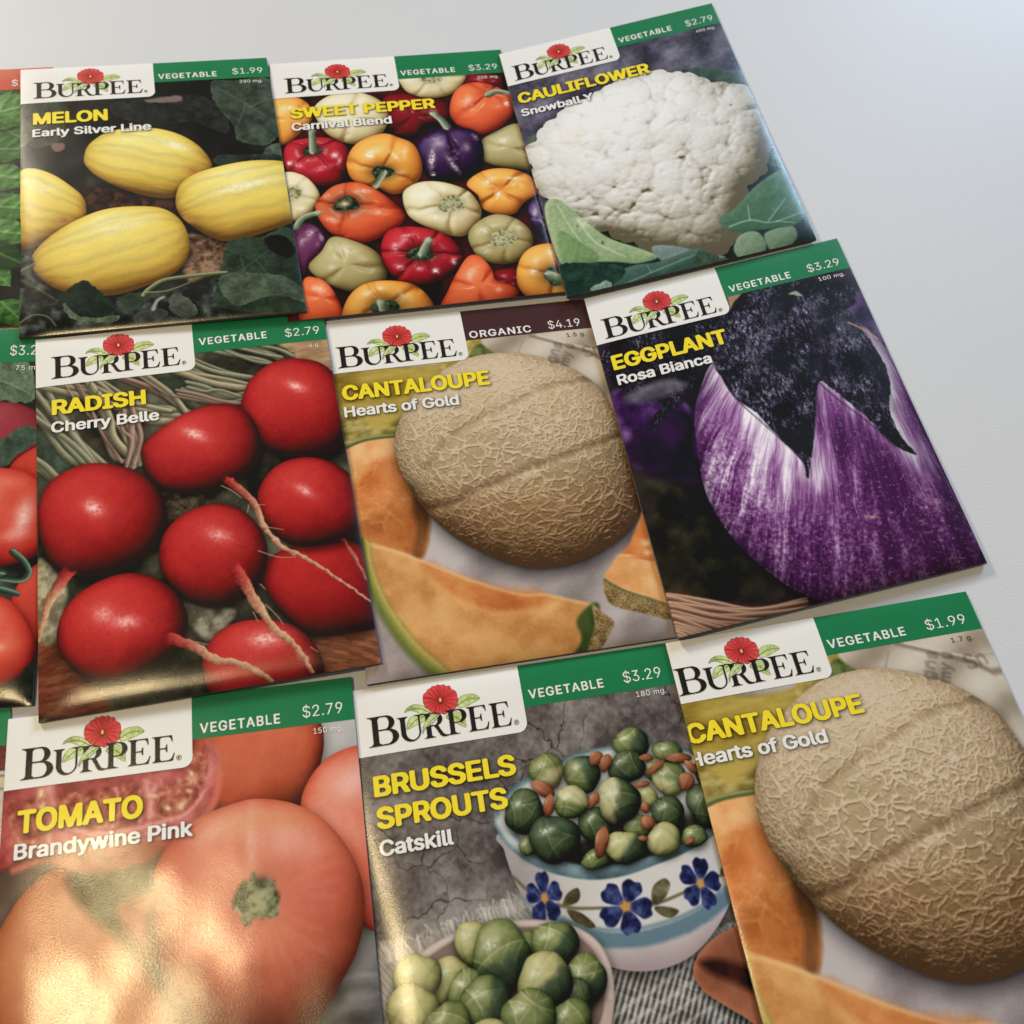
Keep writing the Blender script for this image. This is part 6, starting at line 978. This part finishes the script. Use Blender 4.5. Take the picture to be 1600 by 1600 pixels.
EM_ART, EM_MASK, EM_MASK2 = emblem_art()
EM_MAT = gloss('flower_emblem_print', image=picture_image('flower_emblem', EM_ART))
def emblem_shape(mask):
    V, F = march(blur(mask, .8)[::-1]); V = np.array(V, float); return np.stack([V[:, 0] / 24 + EO[0], (EM_ART.ny - 1 - V[:, 1]) / 24 + EO[1]], 1), F
EM1, EM2 = emblem_shape(EM_MASK), emblem_shape(EM_MASK2); BRAND = brand_field()
STEP = 0.035
def seed_packet(label, corners, bases, art, band, brand, texts, bulge=1.0, seed=0, wrinkle=.45, grain=.07, foot=.6, tau=3.2):
    pk = Packet(corners, bases, bulge, seed, wr=wrinkle, foot=foot, tau=tau)
    root = bpy.data.objects.new('seed_packet', None); COL.objects.link(root); root.empty_display_size = .02
    root.location = (pk.c[0] * .001, pk.c[1] * .001, 0); root.rotation_euler = (0, 0, pk.rot)
    root['label'] = label; root['category'] = 'seed packet'; root['group'] = 'seed packets laid out in overlapping rows'
    # the paper envelope: front, back and edges in one closed skin
    nu, nv = 34, 44; gu = np.r_[0, .4, 1.2, np.linspace(2.4, PW - 2.4, nu - 5), PW - 1.2, PW - .4, PW]; gv = np.r_[0, .4, 1.2, np.linspace(2.6, PH - 2.6, nv - 5), PH - 1.2, PH - .4, PH]
    nu, nv = len(gu), len(gv); uv = np.array([(u, v) for v in gv for u in gu]); n = len(uv)
    top = pk.at(uv, 0); bot = pk.at(uv, -1); ww = pk.base(uv[:, 0], uv[:, 1]) * .001; bot[:, 2] = ww + .00004
    V = np.vstack([top, bot]); F = []
    for j in range(nv - 1):
        for i in range(nu - 1): a = j * nu + i; F += [(a, a + nu, a + nu + 1, a + 1), (n + a, n + a + 1, n + a + nu + 1, n + a + nu)]
    ring = [i for i in range(nu)] + [j * nu + nu - 1 for j in range(1, nv)] + [(nv - 1) * nu + i for i in range(nu - 2, -1, -1)] + [j * nu for j in range(nv - 2, 0, -1)]
    for a, b in zip(ring, ring[1:] + ring[:1]): F.append((a, b, n + b, n + a))
    env = link('envelope', V, F, EDGE, root)
    env.data.polygons.foreach_set('use_smooth', np.array([len(set(k < n for k in p.vertices)) == 1 for p in env.data.polygons]))
    # shapes of the lettering first: their halo is printed in the picture
    jobs = []
    for role, t, x0, x1, base, cap, bold, sp, mat in texts:
        V, F = text_shape(t, x0, x1, base, cap, bold, sp); V, F = clip_left(V, F); jobs.append((role, V, F, mat))
        if role in ('title_lettering', 'variety_lettering'): printed_shadow(art, V, F, .25, .3, .42, .50)
    for w, (a, b), cap in getattr(art, 'ink', ()):                      # writing on the rolled sheet inside the printed photograph
        V, F = text_shape(w, 0, None, 0, cap, .03); d = np.array(b) - np.array(a); L = np.linalg.norm(d); d /= L; wd = V[:, 0].max(); V = np.stack([a[0] + d[0] * V[:, 0] / wd * L - d[1] * V[:, 1], a[1] + d[1] * V[:, 0] / wd * L + d[0] * V[:, 1]], 1); printed_shadow(art, V, F, 0, 0, .22, .22)
    mat = gloss('printed_picture', image=picture_image('printed_picture', art), bump=grain, fine=2400 if grain < .1 else 1900)
    inset = .05; gu2 = np.clip(gu, inset, PW - inset); gv2 = np.clip(gv, inset, PH - inset); uv2 = np.array([(u, v) for v in gv2 for u in gu2]); F = []
    for j in range(nv - 1):
        for i in range(nu - 1): a = j * nu + i; F.append((a, a + nu, a + nu + 1, a + 1))
    link('printed_picture', pk.at(uv2, STEP), F, mat, root, np.stack([uv2[:, 0] / PW, 1 - uv2[:, 1] / PH], 1))
    bx, by, bcol = band                                                # coloured band: starts at bx, ends at by
    rows = [(v, bx, PW - .05) for v in np.linspace(.05, by, 10)]; bd = sheet(pk, 'category_band', rows, bcol, root, 2 * STEP)
    lx, ly, ox, oy, bx0 = brand; r = 2.4
    if True:
        rows = []
        for v in list(np.linspace(.05, ly - r, 10)) + list(ly - r + r * np.sin(np.linspace(.05, 1, 9) * np.pi / 2)):
            q = max(0, v - (ly - r)); cut = r - math.sqrt(max(r * r - q * q, 0)); rows.append((v, .05, max(lx, bx) - cut if v > by else max(lx, bx) - (0 if v <= ly - r else cut)))
        lab = sheet(pk, 'brand_label', rows, WHITE, root, 3 * STEP)
        def moved(V): V = V.copy(); V[:, 0] += ox; V[:, 1] += oy; return V
        V, F = clip_left(moved(EM1[0]), EM1[1]); uvE = (lambda W: np.stack([(W[:, 0] - EO[0]) / 26.0, 1 - (W[:, 1] - EO[1]) / 15.0], 1))
        em = inked(pk, 'flower_emblem', V, F, EM_MAT, lab, 4 * STEP, uvE(EM1[0]))
        V, F = clip_left(moved(BRAND[0]), BRAND[1]); inked(pk, 'brand_lettering', V, F, INK_BLACK, lab, 5 * STEP)
        inked(pk, 'emblem_leaf', moved(EM2[0]), EM2[1], EM_MAT, lab, 6 * STEP, uvE(EM2[0]))
    for role, V, F, m in jobs:
        inked(pk, role, V, F, m, bd if role in ('category_lettering', 'price_lettering') else root, 4 * STEP)
    return root
def cat(t, x0, x1, b, c=2.35): return ('category_lettering', t, x0, x1, b, c, .055, 1.12, INK_WHITE)
def price(t, x0, x1, b, c=2.8): return ('price_lettering', t, x0, x1, b, c, .016, 1.0, INK_WHITE)
def weight(t, x0, x1, b, c=1.35, m=None): return ('weight_lettering', t, x0, x1, b, c, .02, 1.06, m or INK_WHITE)
def title(t, x0, x1, b, c): return ('title_lettering', t, x0, x1, b, c, .085, 1.0, INK_YELLOW)
def variety(t, x0, x1, b, c=3.3): return ('variety_lettering', t, x0, x1, b, c, .068, 1.0, INK_WHITE)

# ---------------------------------------------------------------- the table
def table_material():
    m = bpy.data.materials.new('white_tabletop'); m.use_nodes = True; nt = m.node_tree; N = nt.nodes; b = N['Principled BSDF']
    tc = N.new('ShaderNodeTexCoord'); n1 = N.new('ShaderNodeTexNoise'); n1.inputs['Scale'].default_value = 1700; n1.inputs['Detail'].default_value = 3
    n2 = N.new('ShaderNodeTexNoise'); n2.inputs['Scale'].default_value = 14; n2.inputs['Detail'].default_value = 3
    cr = N.new('ShaderNodeValToRGB'); cr.color_ramp.elements[0].color = (.595, .612, .655, 1); cr.color_ramp.elements[1].color = (.635, .655, .70, 1)
    for n in (n1, n2): nt.links.new(tc.outputs['Object'], n.inputs['Vector'])
    nt.links.new(n2.outputs[0], cr.inputs[0])
    vo = N.new('ShaderNodeTexVoronoi'); vo.inputs['Scale'].default_value = 22; nt.links.new(tc.outputs['Object'], vo.inputs['Vector'])      # a few stray specks of dirt
    lt = N.new('ShaderNodeMath'); lt.operation = 'LESS_THAN'; lt.inputs[1].default_value = .011; nt.links.new(vo.outputs['Distance'], lt.inputs[0])
    sx = N.new('ShaderNodeSeparateColor'); nt.links.new(vo.outputs['Color'], sx.inputs[0]); gt = N.new('ShaderNodeMath'); gt.operation = 'GREATER_THAN'; gt.inputs[1].default_value = .62; nt.links.new(sx.outputs[0], gt.inputs[0])
    mu = N.new('ShaderNodeMath'); mu.operation = 'MULTIPLY'; nt.links.new(lt.outputs[0], mu.inputs[0]); nt.links.new(gt.outputs[0], mu.inputs[1])
    mx = N.new('ShaderNodeMixRGB'); mx.inputs[2].default_value = (.22, .20, .18, 1); nt.links.new(mu.outputs[0], mx.inputs[0]); nt.links.new(cr.outputs[0], mx.inputs[1]); nt.links.new(mx.outputs[0], b.inputs['Base Color'])
    bp = N.new('ShaderNodeBump'); bp.inputs['Strength'].default_value = .13; bp.inputs['Distance'].default_value = .0004; nt.links.new(n1.outputs[0], bp.inputs['Height']); nt.links.new(bp.outputs[0], b.inputs['Normal'])
    b.inputs['Roughness'].default_value = .45; b.inputs['Specular IOR Level'].default_value = .08
    return m
x0, x1, y0, y1, t = -.9, .9, -.7, 1.1, .03
tb = link('table', [(x, y, z) for z in (0, -t) for x, y in ((x0, y0), (x1, y0), (x1, y1), (x0, y1))], [(0, 1, 2, 3), (7, 6, 5, 4), (0, 4, 5, 1), (1, 5, 6, 2), (2, 6, 7, 3), (3, 7, 4, 0)], table_material(), None, smooth_=False)
tb['kind'] = 'structure'; tb['label'] = 'plain white tabletop under the seed packets'

# ---------------------------------------------------------------- the packets
G = INK_GREEN; MELON_ART = cantaloupe_picture()
OFF_REGISTER = MELON_ART.moved(1.035, -5.4, 1.045, -.8)
seed_packet('red banded packet of crinkled green herb leaves under the melon packet', [(-247.04, 257.04), (-163.23, 268.42), (-136.55, 161.55), (-218.66, 150.12)], (0, 0, 0, 0), herb_picture(), (42.6, 10.0, INK_RED), (43.2, 17.2, 0, 0, 0), [price('$1.99', 69.3, 79.4, 8.3)], 1.0, 1)
seed_packet('melon packet with four striped yellow melons lying on dark leaves', [(-173.22, 265.51), (-91.65, 276.88), (-63.21, 170.29), (-144.95, 156.78)], (.75, .75, 2.3, 1.1), melon_picture(), (43.7, 9.6, G), (43.6, 16.3, .8, -.7, 0),
    [cat('VEGETABLE', 45.2, 64.8, 8.15), price('$1.99', 70.2, 80.4, 7.65), weight('280 mg.', 72.2, 80.0, 12.1), title('MELON', 4.1, 27.9, 25.9, 4.7), variety('Early Silver Line', 3.9, 41.6, 31.6, 3.2)], 1.0, 2)
seed_packet('sweet pepper packet crowded with red, orange, cream and purple peppers', [(-90.44, 274.63), (-11.66, 287.24), (12.68, 182.77), (-68.64, 167.26)], (0, 0, 1.0, .8), pepper_picture(), (43.7, 12.2, G), (43.7, 17.6, 1.1, .5, 0),
    [cat('VEGETABLE', 44.9, 64.3, 10.4), price('$3.29', 69.3, 79.6, 10.3), weight('200 mg.', 71.6, 79.2, 14.8), title('SWEET PEPPER', 5.8, 54.8, 27.6, 4.5), variety('Carnival Blend', 5.8, 39.2, 33.5, 3.4)], .9, 3)
seed_packet('cauliflower packet with one large white head on a purple grey ground', [(-12.04, 283.85), (63.38, 316.15), (91.06, 208.28), (13.43, 180.13)], (.8, .1, .5, 2.0), cauliflower_picture(), (42.9, 10.5, G), (42.9, 16.7, -.3, .1, 0),
    [cat('VEGETABLE', 44.4, 64.6, 8.7), price('$2.79', 70.1, 80.4, 8.6), weight('400 mg.', 72.6, 80.0, 12.7), title('CAULIFLOWER', 2.3, 51.4, 26.0, 4.5), variety('Snowball Y', 2.0, 28.6, 32.3, 3.2)], .4, 4)
seed_packet('packet of ripe red vine tomatoes partly hidden by the radish packet', [(-222.59, 154.83), (-135.28, 162.94), (-114.61, 51.23), (-188.29, 42.72)], (.9, .7, 0, 0), vine_tomato_picture(), (43.0, 10.8, G), (43.2, 17.2, 0, 0, 0),
    [price('$3.29', 69.8, 79.4, 8.8), weight('75 mg.', 71.6, 79.0, 13.2)], 1.0, 5)
seed_packet('radish packet showing a bunch of round red radishes with pale roots', [(-140.48, 156.84), (-59.07, 172.31), (-30.61, 65.28), (-111.68, 46.91)], (1.0, .8, 2.3, 1.0), radish_picture(), (43.9, 10.6, G), (43.4, 16.3, .9, -.9, 0),
    [cat('VEGETABLE', 45.5, 65.1, 8.0), price('$2.79', 70.5, 80.5, 8.4), weight('4 g.', 76.9, 80.0, 12.9), title('RADISH', 4.3, 29.6, 25.6, 4.4), variety('Cherry Belle', 4.1, 32.9, 31.4, 3.2)], 1.3, 6, foot=.3)
seed_packet('organic cantaloupe packet with a dark brown band beside the radish packet', [(-58.80, 167.63), (19.74, 181.81), (44.29, 76.43), (-33.83, 60.12)], (0, 0, .2, .4), MELON_ART, (42.0, 10.9, INK_BROWN), (41.3, 17.7, -.3, 1.1, 0),
    [cat('ORGANIC', 43.4, 62.5, 10.2), price('$4.19', 68.0, 78.0, 9.8), weight('1.5 g.', 72.9, 78.9, 13.4, m=INK_GREY), title('CANTALOUPE', 3.3, 46.7, 26.9, 4.6), variety('Hearts of Gold', 3.2, 36.5, 32.6, 3.3)], .9, 7)
seed_packet('eggplant packet with a purple and white streaked fruit under a dark cap', [(18.59, 181.01), (97.99, 209.88), (126.65, 100.93), (43.30, 75.41)], (.85, 0, .3, 1.9), eggplant_picture(), (42.4, 12.0, G), (42.4, 18.0, -.4, 1.7, 0),
    [cat('VEGETABLE', 44.3, 63.9, 10.6), price('$3.29', 69.6, 79.8, 10.2), weight('100 mg.', 71.6, 79.9, 14.3), title('EGGPLANT', 3.0, 38.5, 27.9, 4.7), variety('Rosa Bianca', 3.1, 31.9, 33.4, 3.3)], 1.1, 8)
seed_packet('packet showing a pale striped page under the tomato packet corner', [(-196.44, 40.04), (-119.90, 50.50), (-95.59, -39.78), (-165.67, -53.25)], (0, 0, 0, 0), pale_page_picture(), (43.0, 10.2, G), (43.2, 17.2, 0, 0, 0),
    [], .8, 9)
seed_packet('tomato packet with large pink tomatoes, lamp glare across its front', [(-119.74, 47.71), (-38.01, 62.07), (-16.06, -44.85), (-97.62, -60.58)], (.1, .6, .7, .7), tomato_picture(), (43.4, 10.8, G), (43.3, 17.2, .3, .3, 0),
    [cat('VEGETABLE', 45.3, 64.5, 9.45), price('$2.79', 70.0, 79.7, 8.85), weight('150 mg.', 72.3, 79.4, 13.2), title('TOMATO', 3.6, 31.9, 27.2, 4.8), variety('Brandywine Pink', 3.3, 43.2, 33.0, 3.3)], 1.2, 10, 1.3, .055)
seed_packet('brussels sprouts packet with a painted flower bowl of sprouts and almonds', [(-37.40, 58.68), (41.99, 75.11), (65.28, -31.91), (-15.36, -48.97)], (0, 0, 0, 0), sprouts_picture(), (42.0, 11.0, G), (41.9, 17.0, -.5, 0, 0),
    [cat('VEGETABLE', 43.6, 62.8, 9.0, 2.2), price('$3.29', 68.1, 77.9, 8.75), weight('180 mg.', 70.4, 78.2, 12.85), title('BRUSSELS', 3.0, 37.5, 26.6, 4.5), title('SPROUTS', 3.0, 34.2, 34.0, 4.5), variety('Catskill', 3.0, 20.3, 40.2, 3.3)], 2.2, 11, .6, .06, tau=5.0)
seed_packet('cantaloupe packet with a green band lying beside the brussels sprouts packet', [(40.46, 74.56), (120.07, 92.85), (148.83, -12.53), (63.95, -31.68)], (.7, 0, .3, 1.9), OFF_REGISTER, (39.9, 11.1, G), (39.0, 17.0, -3.3, 0, 0),
    [cat('VEGETABLE', 41.1, 62.1, 9.3), price('$1.99', 68.0, 78.9, 9.0), weight('1.7 g.', 72.9, 78.9, 13.6, m=INK_GREY), title('CANTALOUPE', -.7, 44.4, 27.2, 4.6), variety('Hearts of Gold', -1.6, 33.0, 33.0, 3.3)], 1.3, 12, tau=4.0)
